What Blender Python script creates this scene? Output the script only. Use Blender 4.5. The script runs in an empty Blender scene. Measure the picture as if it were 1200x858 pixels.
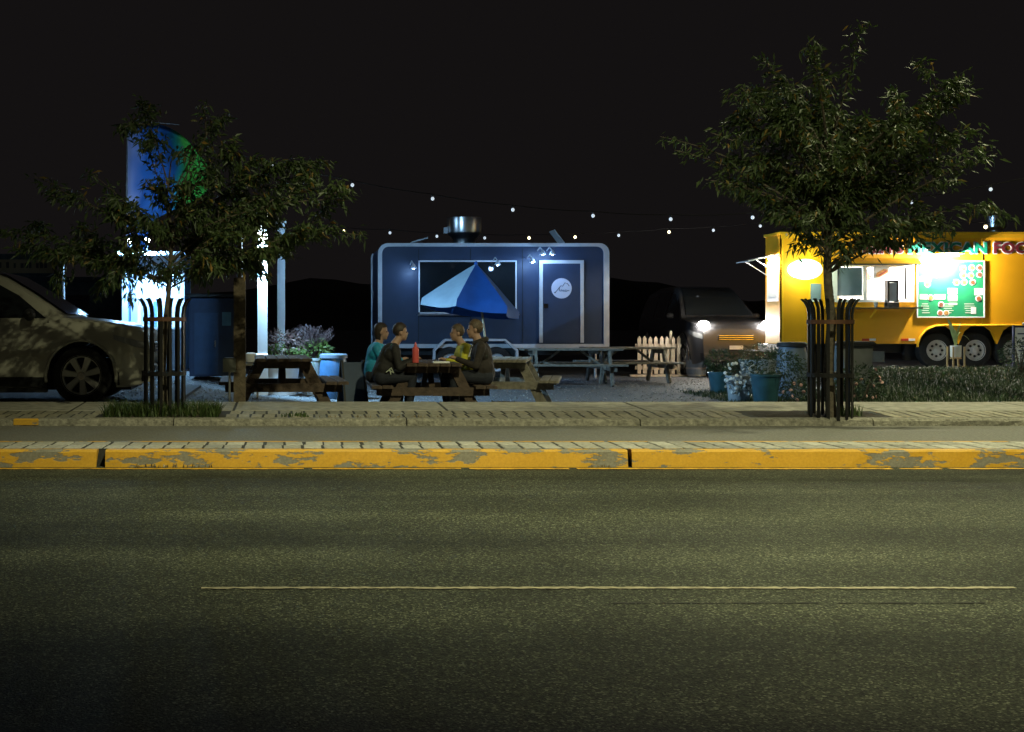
import bpy, bmesh, math, random
import numpy as np
from mathutils import Vector, Matrix
R = math.radians
random.seed(7)
scene = bpy.context.scene
COL = scene.collection

# ------------------------------------------------------------ camera
EYE = 1.05
cam = bpy.data.cameras.new('camera')
cam.sensor_width = 36.0
cam.lens = 36.0 * 1400 / 1200
cam.shift_x = (600 - 340) / 1200
cam.shift_y = (380 - 429) / 1200
cam.clip_start = 0.05
cam.clip_end = 3000
camo = bpy.data.objects.new('camera', cam)
camo.location = (0, 0, EYE)
camo.rotation_euler = (R(90), 0, 0)
COL.objects.link(camo)
scene.camera = camo

# ------------------------------------------------------------ night sky
world = bpy.data.worlds.new('World')
scene.world = world
world.use_nodes = True
wn = world.node_tree
wn.nodes.clear()
w_out = wn.nodes.new('ShaderNodeOutputWorld')
sky = wn.nodes.new('ShaderNodeTexSky')
sky.sky_type = 'NISHITA'
sky.sun_disc = False
sky.sun_elevation = R(-8)
sky.sun_rotation = R(200)
bg1 = wn.nodes.new('ShaderNodeBackground')
bg1.inputs[1].default_value = 0.05
wn.links.new(sky.outputs[0], bg1.inputs[0])
bg2 = wn.nodes.new('ShaderNodeBackground')          # light pollution of the town
bg2.inputs[0].default_value = (1.0, 0.86, 0.88, 1)
bg2.inputs[1].default_value = 0.0065
wadd = wn.nodes.new('ShaderNodeAddShader')
wn.links.new(bg1.outputs[0], wadd.inputs[0])
wn.links.new(bg2.outputs[0], wadd.inputs[1])
wn.links.new(wadd.outputs[0], w_out.inputs[0])

vs = scene.view_settings
vs.view_transform = 'Standard'
vs.look = 'None'
vs.exposure = 0.0
vs.gamma = 1.0
vs.use_curve_mapping = False

# lamp powers (each belongs to a lamp built further down)
P_STREET_FAR, P_STREET_NEAR = 3900.0, 9600.0
STREET_COL = (1.0, 0.98, 0.58)
P_KIOSK, KIOSK_COL = 380.0, (0.30, 0.62, 1.0)
P_POST = 1700.0
P_TRAIL = 11.0
P_MENU, P_INSIDE, P_ENDLAMP = 420.0, 330.0, 130.0
P_HEAD = 220.0

# ------------------------------------------------------------ materials
MATS = {}
def mat(name, col, rough=0.7, metal=0.0, var=0.18, scale=6.0, bump=0.0, bscale=40.0, spec=0.5, emit=None, estr=0.0, trans=0.0):
    if name in MATS: return MATS[name]
    m = bpy.data.materials.new(name); m.use_nodes = True
    nt = m.node_tree; b = nt.nodes['Principled BSDF']
    b.inputs['Roughness'].default_value = rough
    b.inputs['Metallic'].default_value = metal
    b.inputs['Specular IOR Level'].default_value = spec
    if trans: b.inputs['Transmission Weight'].default_value = trans
    tc = nt.nodes.new('ShaderNodeTexCoord')
    if var > 0:
        n = nt.nodes.new('ShaderNodeTexNoise'); n.inputs['Scale'].default_value = scale; n.inputs['Detail'].default_value = 6
        nt.links.new(tc.outputs['Object'], n.inputs['Vector'])
        r = nt.nodes.new('ShaderNodeValToRGB')
        r.color_ramp.elements[0].position = 0.3; r.color_ramp.elements[1].position = 0.72
        r.color_ramp.elements[0].color = tuple(c * (1 - var) for c in col) + (1,)
        r.color_ramp.elements[1].color = tuple(min(1, c * (1 + var)) for c in col) + (1,)
        nt.links.new(n.outputs['Fac'], r.inputs['Fac'])
        nt.links.new(r.outputs['Color'], b.inputs['Base Color'])
    else:
        b.inputs['Base Color'].default_value = tuple(col) + (1,)
    if bump > 0:
        n2 = nt.nodes.new('ShaderNodeTexNoise'); n2.inputs['Scale'].default_value = bscale; n2.inputs['Detail'].default_value = 4
        nt.links.new(tc.outputs['Object'], n2.inputs['Vector'])
        bp = nt.nodes.new('ShaderNodeBump'); bp.inputs['Strength'].default_value = bump; bp.inputs['Distance'].default_value = 0.02
        nt.links.new(n2.outputs['Fac'], bp.inputs['Height'])
        nt.links.new(bp.outputs['Normal'], b.inputs['Normal'])
    if emit:
        b.inputs['Emission Color'].default_value = tuple(emit) + (1,)
        b.inputs['Emission Strength'].default_value = estr
    MATS[name] = m
    return m

def asphalt():
    m = bpy.data.materials.new('asphalt'); m.use_nodes = True
    nt = m.node_tree; b = nt.nodes['Principled BSDF']; L = nt.links.new
    tc = nt.nodes.new('ShaderNodeTexCoord')
    grain = nt.nodes.new('ShaderNodeTexVoronoi'); grain.inputs['Scale'].default_value = 140
    L(tc.outputs['Object'], grain.inputs['Vector'])
    sep = nt.nodes.new('ShaderNodeSeparateColor'); L(grain.outputs['Color'], sep.inputs[0])
    r = nt.nodes.new('ShaderNodeValToRGB'); e = r.color_ramp.elements
    e[0].position = 0.0; e[0].color = (0.011, 0.012, 0.010, 1)
    e[1].position = 1.0; e[1].color = (0.20, 0.22, 0.155, 1)
    x = e.new(0.45); x.color = (0.038, 0.043, 0.031, 1)
    x = e.new(0.86); x.color = (0.07, 0.079, 0.055, 1)
    L(sep.outputs[0], r.inputs['Fac'])
    # long darker and lighter bands running along the road
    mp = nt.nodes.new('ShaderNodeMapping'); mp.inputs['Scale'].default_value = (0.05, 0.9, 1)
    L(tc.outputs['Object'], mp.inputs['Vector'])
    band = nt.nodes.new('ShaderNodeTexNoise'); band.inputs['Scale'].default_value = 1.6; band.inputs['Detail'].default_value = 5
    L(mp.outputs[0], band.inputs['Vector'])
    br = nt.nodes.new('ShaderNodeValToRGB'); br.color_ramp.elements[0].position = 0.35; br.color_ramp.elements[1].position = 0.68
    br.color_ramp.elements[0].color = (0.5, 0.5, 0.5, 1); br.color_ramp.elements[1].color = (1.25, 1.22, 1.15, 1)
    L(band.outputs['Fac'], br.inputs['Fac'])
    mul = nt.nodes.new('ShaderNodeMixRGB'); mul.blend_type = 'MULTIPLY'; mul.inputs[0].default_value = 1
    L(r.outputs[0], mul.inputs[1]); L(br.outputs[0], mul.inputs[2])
    pt = nt.nodes.new('ShaderNodeTexNoise'); pt.inputs['Scale'].default_value = 0.7; pt.inputs['Detail'].default_value = 8; pt.inputs['Roughness'].default_value = .6
    L(tc.outputs['Object'], pt.inputs['Vector'])
    pr = nt.nodes.new('ShaderNodeValToRGB'); pr.color_ramp.elements[0].position = 0.36; pr.color_ramp.elements[1].position = 0.6
    pr.color_ramp.elements[0].color = (0.62, 0.62, 0.62, 1); pr.color_ramp.elements[1].color = (1.08, 1.08, 1.06, 1)
    L(pt.outputs['Fac'], pr.inputs['Fac'])
    mul2 = nt.nodes.new('ShaderNodeMixRGB'); mul2.blend_type = 'MULTIPLY'; mul2.inputs[0].default_value = 1
    L(mul.outputs[0], mul2.inputs[1]); L(pr.outputs[0], mul2.inputs[2])
    L(mul2.outputs[0], b.inputs['Base Color'])
    b.inputs['Roughness'].default_value = 0.8
    b.inputs['Specular IOR Level'].default_value = 0.22
    bn = nt.nodes.new('ShaderNodeTexNoise'); bn.inputs['Scale'].default_value = 130; bn.inputs['Detail'].default_value = 3
    L(tc.outputs['Object'], bn.inputs['Vector'])
    bp = nt.nodes.new('ShaderNodeBump'); bp.inputs['Strength'].default_value = 0.8; bp.inputs['Distance'].default_value = 0.006
    L(bn.outputs['Fac'], bp.inputs['Height']); L(bp.outputs[0], b.inputs['Normal'])
    return m

def kerb_paint():
    """yellow paint worn through to concrete in patches"""
    m = bpy.data.materials.new('worn_yellow_paint'); m.use_nodes = True
    nt = m.node_tree; b = nt.nodes['Principled BSDF']; L = nt.links.new
    tc = nt.nodes.new('ShaderNodeTexCoord')
    mp = nt.nodes.new('ShaderNodeMapping'); mp.inputs['Scale'].default_value = (0.55, 1.0, 1.7)
    L(tc.outputs['Object'], mp.inputs['Vector'])
    n = nt.nodes.new('ShaderNodeTexNoise'); n.inputs['Scale'].default_value = 4.6; n.inputs['Detail'].default_value = 12; n.inputs['Roughness'].default_value = 0.66
    L(mp.outputs[0], n.inputs['Vector'])
    r = nt.nodes.new('ShaderNodeValToRGB'); r.color_ramp.elements[0].position = 0.54; r.color_ramp.elements[1].position = 0.555
    L(n.outputs['Fac'], r.inputs['Fac'])
    c = nt.nodes.new('ShaderNodeTexNoise'); c.inputs['Scale'].default_value = 60; c.inputs['Detail'].default_value = 5
    L(tc.outputs['Object'], c.inputs['Vector'])
    yel = nt.nodes.new('ShaderNodeValToRGB')
    yel.color_ramp.elements[0].color = (0.44, 0.23, 0.015, 1); yel.color_ramp.elements[1].color = (0.68, 0.39, 0.03, 1)
    L(c.outputs['Fac'], yel.inputs['Fac'])
    con = nt.nodes.new('ShaderNodeValToRGB')
    con.color_ramp.elements[0].color = (0.10, 0.095, 0.075, 1); con.color_ramp.elements[1].color = (0.30, 0.28, 0.22, 1)
    L(c.outputs['Fac'], con.inputs['Fac'])
    mx = nt.nodes.new('ShaderNodeMixRGB'); L(r.outputs[0], mx.inputs[0]); L(yel.outputs[0], mx.inputs[1]); L(con.outputs[0], mx.inputs[2])
    L(mx.outputs[0], b.inputs['Base Color'])
    b.inputs['Roughness'].default_value = 0.65
    bp = nt.nodes.new('ShaderNodeBump'); bp.inputs['Strength'].default_value = 0.5; bp.inputs['Distance'].default_value = 0.006
    bp.invert = True
    L(r.outputs[0], bp.inputs['Height']); L(bp.outputs[0], b.inputs['Normal'])
    return m

def leaf_mat(name, dark, mid, tip, tipshare=0.1):
    m = bpy.data.materials.new(name); m.use_nodes = True
    nt = m.node_tree; b = nt.nodes['Principled BSDF']; L = nt.links.new
    a = nt.nodes.new('ShaderNodeAttribute'); a.attribute_name = 'rnd'
    r = nt.nodes.new('ShaderNodeValToRGB'); e = r.color_ramp.elements
    e[0].color = dark + (1,); e[1].color = tip + (1,)
    e[1].position = 1.0
    x = e.new(0.6); x.color = mid + (1,)
    x = e.new(1 - tipshare); x.color = tuple(v * 1.2 for v in mid) + (1,)
    L(a.outputs['Fac'], r.inputs['Fac']); L(r.outputs[0], b.inputs['Base Color'])
    b.inputs['Roughness'].default_value = 0.5
    t = nt.nodes.new('ShaderNodeBsdfTranslucent'); L(r.outputs[0], t.inputs[0])
    mx = nt.nodes.new('ShaderNodeMixShader'); mx.inputs[0].default_value = 0.28
    L(b.outputs[0], mx.inputs[1]); L(t.outputs[0], mx.inputs[2])
    L(mx.outputs[0], nt.nodes['Material Output'].inputs[0])
    return m

def rng_col_mat(name, cols, rough=0.8, bump=0.3, bscale=60):
    """pieces of one kind differ a little: colour by the object's own random value"""
    m = bpy.data.materials.new(name); m.use_nodes = True
    nt = m.node_tree; b = nt.nodes['Principled BSDF']; L = nt.links.new
    oi = nt.nodes.new('ShaderNodeObjectInfo')
    r = nt.nodes.new('ShaderNodeValToRGB'); e = r.color_ramp.elements
    e[0].color = cols[0] + (1,); e[1].color = cols[-1] + (1,)
    for i, c in enumerate(cols[1:-1]):
        x = e.new((i + 1) / (len(cols) - 1)); x.color = c + (1,)
    L(oi.outputs['Random'], r.inputs['Fac'])
    tc = nt.nodes.new('ShaderNodeTexCoord')
    n = nt.nodes.new('ShaderNodeTexNoise'); n.inputs['Scale'].default_value = 30; n.inputs['Detail'].default_value = 6
    geo = nt.nodes.new('ShaderNodeNewGeometry')
    L(geo.outputs['Position'], n.inputs['Vector'])
    r2 = nt.nodes.new('ShaderNodeValToRGB'); r2.color_ramp.elements[0].position = .3; r2.color_ramp.elements[1].position = .7
    r2.color_ramp.elements[0].color = (.6, .6, .58, 1); r2.color_ramp.elements[1].color = (1.1, 1.1, 1.1, 1)
    L(n.outputs['Fac'], r2.inputs['Fac'])
    mu = nt.nodes.new('ShaderNodeMixRGB'); mu.blend_type = 'MULTIPLY'; mu.inputs[0].default_value = 1
    L(r.outputs[0], mu.inputs[1]); L(r2.outputs[0], mu.inputs[2]); L(mu.outputs[0], b.inputs['Base Color'])
    b.inputs['Roughness'].default_value = rough
    n2 = nt.nodes.new('ShaderNodeTexNoise'); n2.inputs['Scale'].default_value = bscale
    L(geo.outputs['Position'], n2.inputs['Vector'])
    bp = nt.nodes.new('ShaderNodeBump'); bp.inputs['Strength'].default_value = bump; bp.inputs['Distance'].default_value = 0.01
    L(n2.outputs['Fac'], bp.inputs['Height']); L(bp.outputs[0], b.inputs['Normal'])
    return m

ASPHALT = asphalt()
KERBY = kerb_paint()
CONC = mat('concrete', (0.27, 0.26, 0.22), 0.85, var=0.3, scale=9, bump=0.35, bscale=80)
CONCR = mat('rough_concrete', (0.22, 0.21, 0.17), 0.9, var=0.45, scale=26, bump=0.8, bscale=60)
MORTAR = mat('mortar_dirt', (0.03, 0.03, 0.025), 0.95, var=0.4, scale=30)
PAVER = rng_col_mat('paver', [(0.25, 0.25, 0.22), (0.42, 0.41, 0.36), (0.34, 0.33, 0.28), (0.5, 0.49, 0.44)])
BRICK = rng_col_mat('sidewalk_brick', [(0.19, 0.18, 0.13), (0.30, 0.28, 0.21), (0.24, 0.22, 0.16), (0.34, 0.31, 0.22)])
WLINE = mat('worn_white_line', (0.30, 0.27, 0.18), 0.7, var=0.4, scale=30)
YLINE = mat('worn_yellow_line', (0.6, 0.33, 0.02), 0.7, var=0.35, scale=20)
GRAVEL = mat('gravel_ground', (0.10, 0.105, 0.11), 0.9, var=0.6, scale=40, bump=1.0, bscale=45)
STONE = mat('gravel_stone', (0.24, 0.24, 0.23), 0.85, var=0.5, scale=12)
SOIL = mat('soil', (0.035, 0.028, 0.02), 0.95, var=0.4, scale=25, bump=0.8, bscale=40)
BLACKM = mat('black_metal', (0.012, 0.012, 0.013), 0.42, 0.3, var=0.2)
RUST = mat('brown_band_metal', (0.10, 0.045, 0.025), 0.6, 0.3, var=0.3)
BARK = mat('bark', (0.09, 0.075, 0.055), 0.9, var=0.4, scale=22, bump=0.8, bscale=30)
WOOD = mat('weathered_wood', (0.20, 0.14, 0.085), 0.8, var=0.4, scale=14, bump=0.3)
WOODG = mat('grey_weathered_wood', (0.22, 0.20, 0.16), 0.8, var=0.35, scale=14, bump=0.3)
WOODD = mat('dark_stained_wood', (0.075, 0.05, 0.035), 0.75, var=0.35, scale=14, bump=0.3)
WHITE = mat('white_paint', (0.78, 0.79, 0.8), 0.5, var=0.06)
WHITET = mat('white_trim', (0.7, 0.73, 0.78), 0.4, 0.2, var=0.08)
ALU = mat('brushed_steel', (0.62, 0.63, 0.65), 0.28, 1.0, var=0.12, scale=3)
CHROME = mat('chrome', (0.75, 0.75, 0.76), 0.12, 1.0, var=0.0)
TRAIL = mat('charcoal_wall', (0.03, 0.05, 0.10), 0.45, var=0.15, scale=2)
YEL = mat('yellow_body_paint', (0.80, 0.38, 0.012), 0.38, var=0.06, scale=2)
YELT = mat('yellow_trim', (0.85, 0.47, 0.02), 0.35, var=0.05)
DARK = mat('dark_plastic', (0.015, 0.016, 0.018), 0.6, var=0.2)
RUBBER = mat('rubber', (0.014, 0.014, 0.014), 0.85, var=0.25, scale=20)
GLASS = mat('dark_glass', (0.012, 0.015, 0.017), 0.06, var=0.0, spec=0.6)
GLASSB = mat('grey_blue_glass', (0.16, 0.22, 0.27), 0.12, var=0.15, scale=2)

# ------------------------------------------------------------ geometry helpers
class MB:
    def __init__(self): self.v = []; self.f = []; self.a = []
    def add(self, vs_, fs, a=None):
        o = len(self.v); self.v += [tuple(p) for p in vs_]; self.f += [tuple(i + o for i in f) for f in fs]
        if a is not None: self.a += [a] * len(fs)
    def box(self, c, s, rot=None, bev=0.0):
        x, y, z = s[0] / 2, s[1] / 2, s[2] / 2
        if bev <= 0:
            P = [(-x,-y,-z),(x,-y,-z),(x,y,-z),(-x,y,-z),(-x,-y,z),(x,-y,z),(x,y,z),(-x,y,z)]
            F = [(0,3,2,1),(4,5,6,7),(0,1,5,4),(1,2,6,5),(2,3,7,6),(3,0,4,7)]
        else:
            b = min(bev, x * .9, y * .9, z * .9)
            P = [(-x,-y,-z),(x,-y,-z),(x,y,-z),(-x,y,-z),(-x,-y,z-b),(x,-y,z-b),(x,y,z-b),(-x,y,z-b),
                 (-x+b,-y+b,z),(x-b,-y+b,z),(x-b,y-b,z),(-x+b,y-b,z)]
            F = [(0,3,2,1),(0,1,5,4),(1,2,6,5),(2,3,7,6),(3,0,4,7),(4,5,9,8),(5,6,10,9),(6,7,11,10),(7,4,8,11),(8,9,10,11)]
        if rot is not None: P = [rot @ Vector(p) for p in P]
        self.add([(p[0]+c[0], p[1]+c[1], p[2]+c[2]) for p in P], F); return self
    def bar(self, p0, p1, w, h, up=(0,0,1)):
        """rectangular bar from p0 to p1, w sideways, h along up"""
        p0, p1 = Vector(p0), Vector(p1); d = (p1 - p0); l = d.length; d.normalize()
        u = Vector(up); s = d.cross(u)
        if s.length < 1e-5: s = d.cross(Vector((1,0,0)))
        s.normalize(); u = s.cross(d)
        rot = Matrix((d, s, u)).transposed()
        return self.box((p0 + p1) / 2, (l, w, h), rot)
    def tube(self, pts, rad, n=8, cap=True):
        pts = [Vector(p) for p in pts]
        if not hasattr(rad, '__len__'): rad = [rad] * len(pts)
        vs_, fs = [], []; ref = None
        for i, p in enumerate(pts):
            t = (pts[min(i+1, len(pts)-1)] - pts[max(i-1, 0)]).normalized()
            if ref is None:
                ref = Vector((0,0,1)) if abs(t.z) < .9 else Vector((1,0,0))
            a = t.cross(ref)
            if a.length < 1e-4: a = t.cross(Vector((0,1,0)))
            a.normalize(); b = a.cross(t); ref = b
            for k in range(n):
                th = 2 * math.pi * k / n
                vs_.append(p + (a * math.cos(th) + b * math.sin(th)) * rad[i])
        for i in range(len(pts) - 1):
            for k in range(n):
                k2 = (k + 1) % n
                fs.append((i*n+k, i*n+k2, (i+1)*n+k2, (i+1)*n+k))
        if cap:
            fs.append(tuple(range(n))); fs.append(tuple(reversed(range((len(pts)-1)*n, len(pts)*n))))
        self.add(vs_, fs); return self
    def lathe(self, prof, c=(0,0,0), n=20, sx=1, sy=1, M=None, cap=True):
        closed = prof[0][0] > .1 and abs(prof[0][0]-prof[-1][0]) < 1e-6 and abs(prof[0][1]+prof[-1][1]) < 1e-6 and len(prof) > 4
        if closed: prof = list(prof) + [prof[0]]
        vs_, fs = [], []
        for r, z in prof:
            for k in range(n):
                th = 2 * math.pi * k / n
                p = Vector((r*math.cos(th)*sx, r*math.sin(th)*sy, z))
                if M is not None: p = M @ p
                vs_.append((p[0]+c[0], p[1]+c[1], p[2]+c[2]))
        for i in range(len(prof) - 1):
            for k in range(n):
                k2 = (k+1) % n
                fs.append((i*n+k, i*n+k2, (i+1)*n+k2, (i+1)*n+k))
        if cap and not closed and prof[0][0] > 1e-4: fs.append(tuple(reversed(range(n))))
        if cap and not closed and prof[-1][0] > 1e-4: fs.append(tuple(range((len(prof)-1)*n, len(prof)*n)))
        self.add(vs_, fs); return self
    def ball(self, c, r, n=10, m=7, s=(1,1,1)):
        prof = [(max(1e-5, r*math.sin(math.pi*i/m)), -r*math.cos(math.pi*i/m)) for i in range(m+1)]
        vs_, fs = [], []
        o = MB().lathe(prof, (0,0,0), n)
        self.add([(p[0]*s[0]+c[0], p[1]*s[1]+c[1], p[2]*s[2]+c[2]) for p in o.v], o.f); return self
    def prism(self, poly, axis, a, b):
        """poly: 2D outline, extruded along axis from a to b. axis y: poly=(x,z); axis x: poly=(y,z); axis z: (x,y)"""
        def P(q, t): return (q[0], t, q[1]) if axis == 'y' else ((t, q[0], q[1]) if axis == 'x' else (q[0], q[1], t))
        n = len(poly)
        v = [P(q, a) for q in poly] + [P(q, b) for q in poly]
        f = [tuple(range(n)), tuple(reversed(range(n, 2*n)))] + [(i, (i+1) % n, n+(i+1) % n, n+i) for i in range(n)]
        self.add(v, f); return self
    def build(self, name, m, parent=None, smooth=False, loc=None):
        me = bpy.data.meshes.new(name); me.from_pydata(self.v, [], self.f); me.update()
        bm = bmesh.new(); bm.from_mesh(me); bmesh.ops.recalc_face_normals(bm, faces=bm.faces); bm.to_mesh(me); bm.free()
        if isinstance(m, (list, tuple)):
            for q in m: me.materials.append(q)
        else: me.materials.append(m)
        if self.a and len(self.a) == len(me.polygons):
            at = me.attributes.new('rnd', 'FLOAT', 'FACE'); at.data.foreach_set('value', self.a)
        if smooth:
            me.polygons.foreach_set('use_smooth', [True] * len(me.polygons))
            try: me.set_sharp_from_angle(angle=R(40))
            except Exception: pass
        o = bpy.data.objects.new(name, me); COL.objects.link(o)
        if parent: o.parent = parent
        if loc: o.location = loc
        return o

def tag(o, label=None, cat=None, group=None, kind=None):
    if label: o['label'] = label
    if cat: o['category'] = cat
    if group: o['group'] = group
    if kind: o['kind'] = kind
    return o
def thing(name, loc, label, cat, rz=0.0, group=None, scale=1.0):
    o = bpy.data.objects.new(name, None); COL.objects.link(o)
    o.location = loc; o.rotation_euler = (0, 0, rz); o.scale = (scale,)*3
    o.empty_display_size = 0.2
    return tag(o, label, cat, group)
def structure(o): o['kind'] = 'structure'; return o
def piece(mesh_obj_data, name, parent, loc, rz=0, rx=0, ry=0, sc=None):
    o = bpy.data.objects.new(name, mesh_obj_data); COL.objects.link(o); o.parent = parent
    o.location = loc; o.rotation_euler = (rx, ry, rz)
    if sc: o.scale = sc
    return o
def mesh_only(mb, name, m):
    o = mb.build(name, m); me = o.data; bpy.data.objects.remove(o); return me
def copy_tree(o, parent=None):
    c = o.copy(); COL.objects.link(c); c.parent = parent
    for ch in list(o.children): copy_tree(ch, c)
    return c
def D(s): return 1400.0 / s          # distance at which a metre spans s px
def X(px, s): return (px - 340) / s
def Z(py, s): return EYE - (py - 380) / s
def sm(a, b, x):
    t = max(0.0, min(1.0, (x - a) / (b - a))); return t * t * (3 - 2 * t)
def light(name, typ, loc, power, col, parent, size=0.05, rot=None, spot=None, blend=0.5):
    l = bpy.data.lights.new(name, typ); l.energy = power; l.color = col
    if typ in ('POINT', 'SPOT'): l.shadow_soft_size = size
    if typ == 'AREA': l.size = size
    if spot: l.spot_size = R(spot); l.spot_blend = blend
    o = bpy.data.objects.new(name, l); COL.objects.link(o); o.location = loc
    if rot: o.rotation_euler = rot
    if parent: o.parent = parent
    return o

# ------------------------------------------------------------ ground
def lot_z(x, y):
    if y < 13.9: return -0.16
    z = -0.18 + 0.25 * (1 - sm(-2.6, 1.4, x))                 # rises to the car park on the left
    if y > 19: z += 0.04 * sm(19, 23, y)
    edge = 6.5 + (y - 14) * 0.48                             # raised bed and truck stand on the right
    up = 0.08 + 0.18 * sm(15, 21, y)
    z = z + (up - z) * sm(edge - 0.35, edge + 0.5, x)
    if y > 21.8 and x > edge: z = min(z, 0.18)
    return z
def axis_pts(lo, hi, dense_lo, dense_hi, step):
    a = list(np.arange(dense_lo, dense_hi + 1e-6, step))
    v = dense_lo; g = step
    while v > lo: g *= 1.5; v -= g; a.append(max(v, lo))
    v = dense_hi; g = step
    while v < hi: g *= 1.5; v += g; a.append(min(v, hi))
    return sorted(set(round(float(q), 4) for q in a))
gx = axis_pts(-900, 900, -6, 20, 0.25); gy = axis_pts(-300, 1500, 13.5, 30, 0.25)
gy = sorted(set(gy + [13.85, 13.95]))
g = MB(); nx = len(gx)
g.add([(x, y, lot_z(x, y)) for y in gy for x in gx],
      [(j*nx+i, j*nx+i+1, (j+1)*nx+i+1, (j+1)*nx+i) for j in range(len(gy)-1) for i in range(nx-1)])
structure(g.build('ground', GRAVEL, smooth=True))

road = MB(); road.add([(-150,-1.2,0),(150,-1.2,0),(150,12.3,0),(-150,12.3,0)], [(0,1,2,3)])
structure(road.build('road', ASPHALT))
MB().box((0,-2.7,-0.02),(300,3.0,0.3)).build('near_sidewalk', CONC)['kind'] = 'structure'
# gutter pan between the median and the far kerb is a paler, finer asphalt lane
LANE = mat('pale_lane_asphalt', (0.15, 0.148, 0.13), 0.8, var=0.35, scale=45, bump=0.4, bscale=90)
ln = MB(); ln.add([(-150,9.46,0.004),(150,9.46,0.004),(150,12.3,0.004),(-150,12.3,0.004)], [(0,1,2,3)])
structure(ln.build('bicycle_lane', LANE))
# white lane line: ragged edges
def ragged(x0, x1, y, w, z, jit, step=0.06, drop=0.0):
    b = MB(); n = int((x1-x0)/step); pr = None
    lo = y - w/2; hi = y + w/2
    for i in range(n+1):
        x = x0 + i*step
        lo2 = y - w/2 + random.uniform(-jit, jit); hi2 = y + w/2 + random.uniform(-jit, jit)
        if pr and random.random() > drop:
            b.add([(pr[0], pr[1], z), (x, lo2, z), (x, hi2, z), (pr[0], pr[2], z)], [(0,1,2,3)])
        pr = (x, lo2, hi2)
    return b
structure(ragged(X(236,295), X(236,295)+3.25, 4.745, 0.03, 0.004, 0.007, .021).build('white_lane_line', WLINE))
structure(ragged(X(236,295)+9.5, X(236,295)+12.7, 4.745, 0.05, 0.004, 0.008).build('white_lane_line', WLINE))
structure(ragged(X(720,312), X(1160,312), 4.49, 0.012, 0.003, 0.006, .07, .12).build('tar_seam', MORTAR))
structure(ragged(-14, 18, 8.66, 0.055, 0.004, 0.014, drop=0.02).build('yellow_edge_line', YLINE))

# median: painted kerb stones, two rows of pavers, rear kerb
MY0, MY1, MH = 8.75, 9.44, 0.127
med = MB(); med.box((10, (MY0+.11+MY1-.05)/2, 0.062), (110, MY1-MY0-0.16, 0.128))
med_o = structure(med.build('median', MORTAR))
cuts = [-40, -13.1, -9.2, -5.3, -1.405, 2.49, 6.4, 10.3, 14.2, 40]
for a, b in zip(cuts[:-1], cuts[1:]):
    g0 = 0.055 if abs(a + 1.405) < .01 else 0.02
    k = MB()
    L_ = b - a - 0.03; n = max(2, int(L_ / 0.12)); x0 = a + 0.015 + (0.035 if abs(a+1.405) < .01 else 0); L_ = b - 0.015 - x0
    vs_, fs = [], []
    for i in range(n+1):
        x = x0 + L_ * i / n
        j = lambda q: random.uniform(-q, q)
        ch = 0.013 + random.choice([0, 0, 0, 0, random.uniform(0, 0.009)])
        vs_ += [(x, MY0 + j(.003), 0.001), (x, MY0 + 0.012 + j(.004), MH - ch), (x, MY0 + 0.012 + ch + j(.004), MH + 0.001 + j(.003)), (x, MY0 + 0.12, MH - .001)]
    for i in range(n):
        for q in range(3): fs.append((i*4+q, (i+1)*4+q, (i+1)*4+q+1, i*4+q+1))
    fs += [(0,1,2,3), (n*4+3, n*4+2, n*4+1, n*4)]
    k.add(vs_, fs); k.build('kerb_stone', KERBY, med_o)
for a, b in zip(cuts[:-1], cuts[1:]):
    MB().box(((a+b)/2, MY1-0.03, 0.062), (b-a-0.015, 0.075, 0.130), bev=0.012).build('rear_kerb_stone', KERBY, med_o)
pv = mesh_only(MB().box((0,0,0), (0.131, 0.219, 0.05), bev=0.004), 'paver', PAVER)
x = -4.6; i = 0
while x < 9.4:
    for r_ in range(2):
        y = MY0 + 0.125 + 0.118 + r_ * 0.236
        piece(pv, 'paver', med_o, (x + (0.012 if r_ else 0) + random.uniform(-.006, .006), y, 0.105 + random.uniform(-.0015, .002)),
              random.uniform(-.03, .03), random.uniform(-.015, .015), random.uniform(-.015, .015))
    x += 0.149
# beyond the frame the pavers go on as one course
for x0, x1 in ((-40, -4.7), (9.5, 40)):
    MB().box(((x0+x1)/2, MY0+0.36, 0.115), (x1-x0, 0.46, 0.03)).build('paver_course', PAVER, med_o)

# sidewalk: kerb, brick band, concrete slabs (rises towards the lot)
SY0, SY1 = 12.28, 14.0
def side_z(y): return 0.075 + (y - SY0) / (SY1 - SY0) * 0.065
sw = MB(); sw.prism([(SY0+.10, -0.2), (SY1-.01, -0.2), (SY1-.01, side_z(SY1)-0.003), (SY0+.10, side_z(SY0+.1)-0.003)], 'x', -60, 60)
sw_o = structure(sw.build('sidewalk', MORTAR))
x = -30.0
while x < 30:
    L_ = 2.4
    k = MB(); n = 14; vs_, fs = [], []
    for i in range(n+1):
        xx = x + 0.006 + (L_ - .012) * i / n
        j = lambda q: random.uniform(-q, q)
        vs_ += [(xx, SY0 + j(.006), 0.0), (xx, SY0 + 0.01 + j(.008), side_z(SY0) - 0.02 + j(.008)), (xx, SY0 + 0.035 + j(.008), side_z(SY0) + j(.004)), (xx, SY0 + 0.145, side_z(SY0+.145))]
    for i in range(n):
        for q in range(3): fs.append((i*4+q, (i+1)*4+q, (i+1)*4+q+1, i*4+q+1))
    fs += [(0,1,2,3), (n*4+3, n*4+2, n*4+1, n*4)]
    k.add(vs_, fs); ko = k.build('kerb_stone', CONCR, sw_o)
    x += L_
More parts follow.
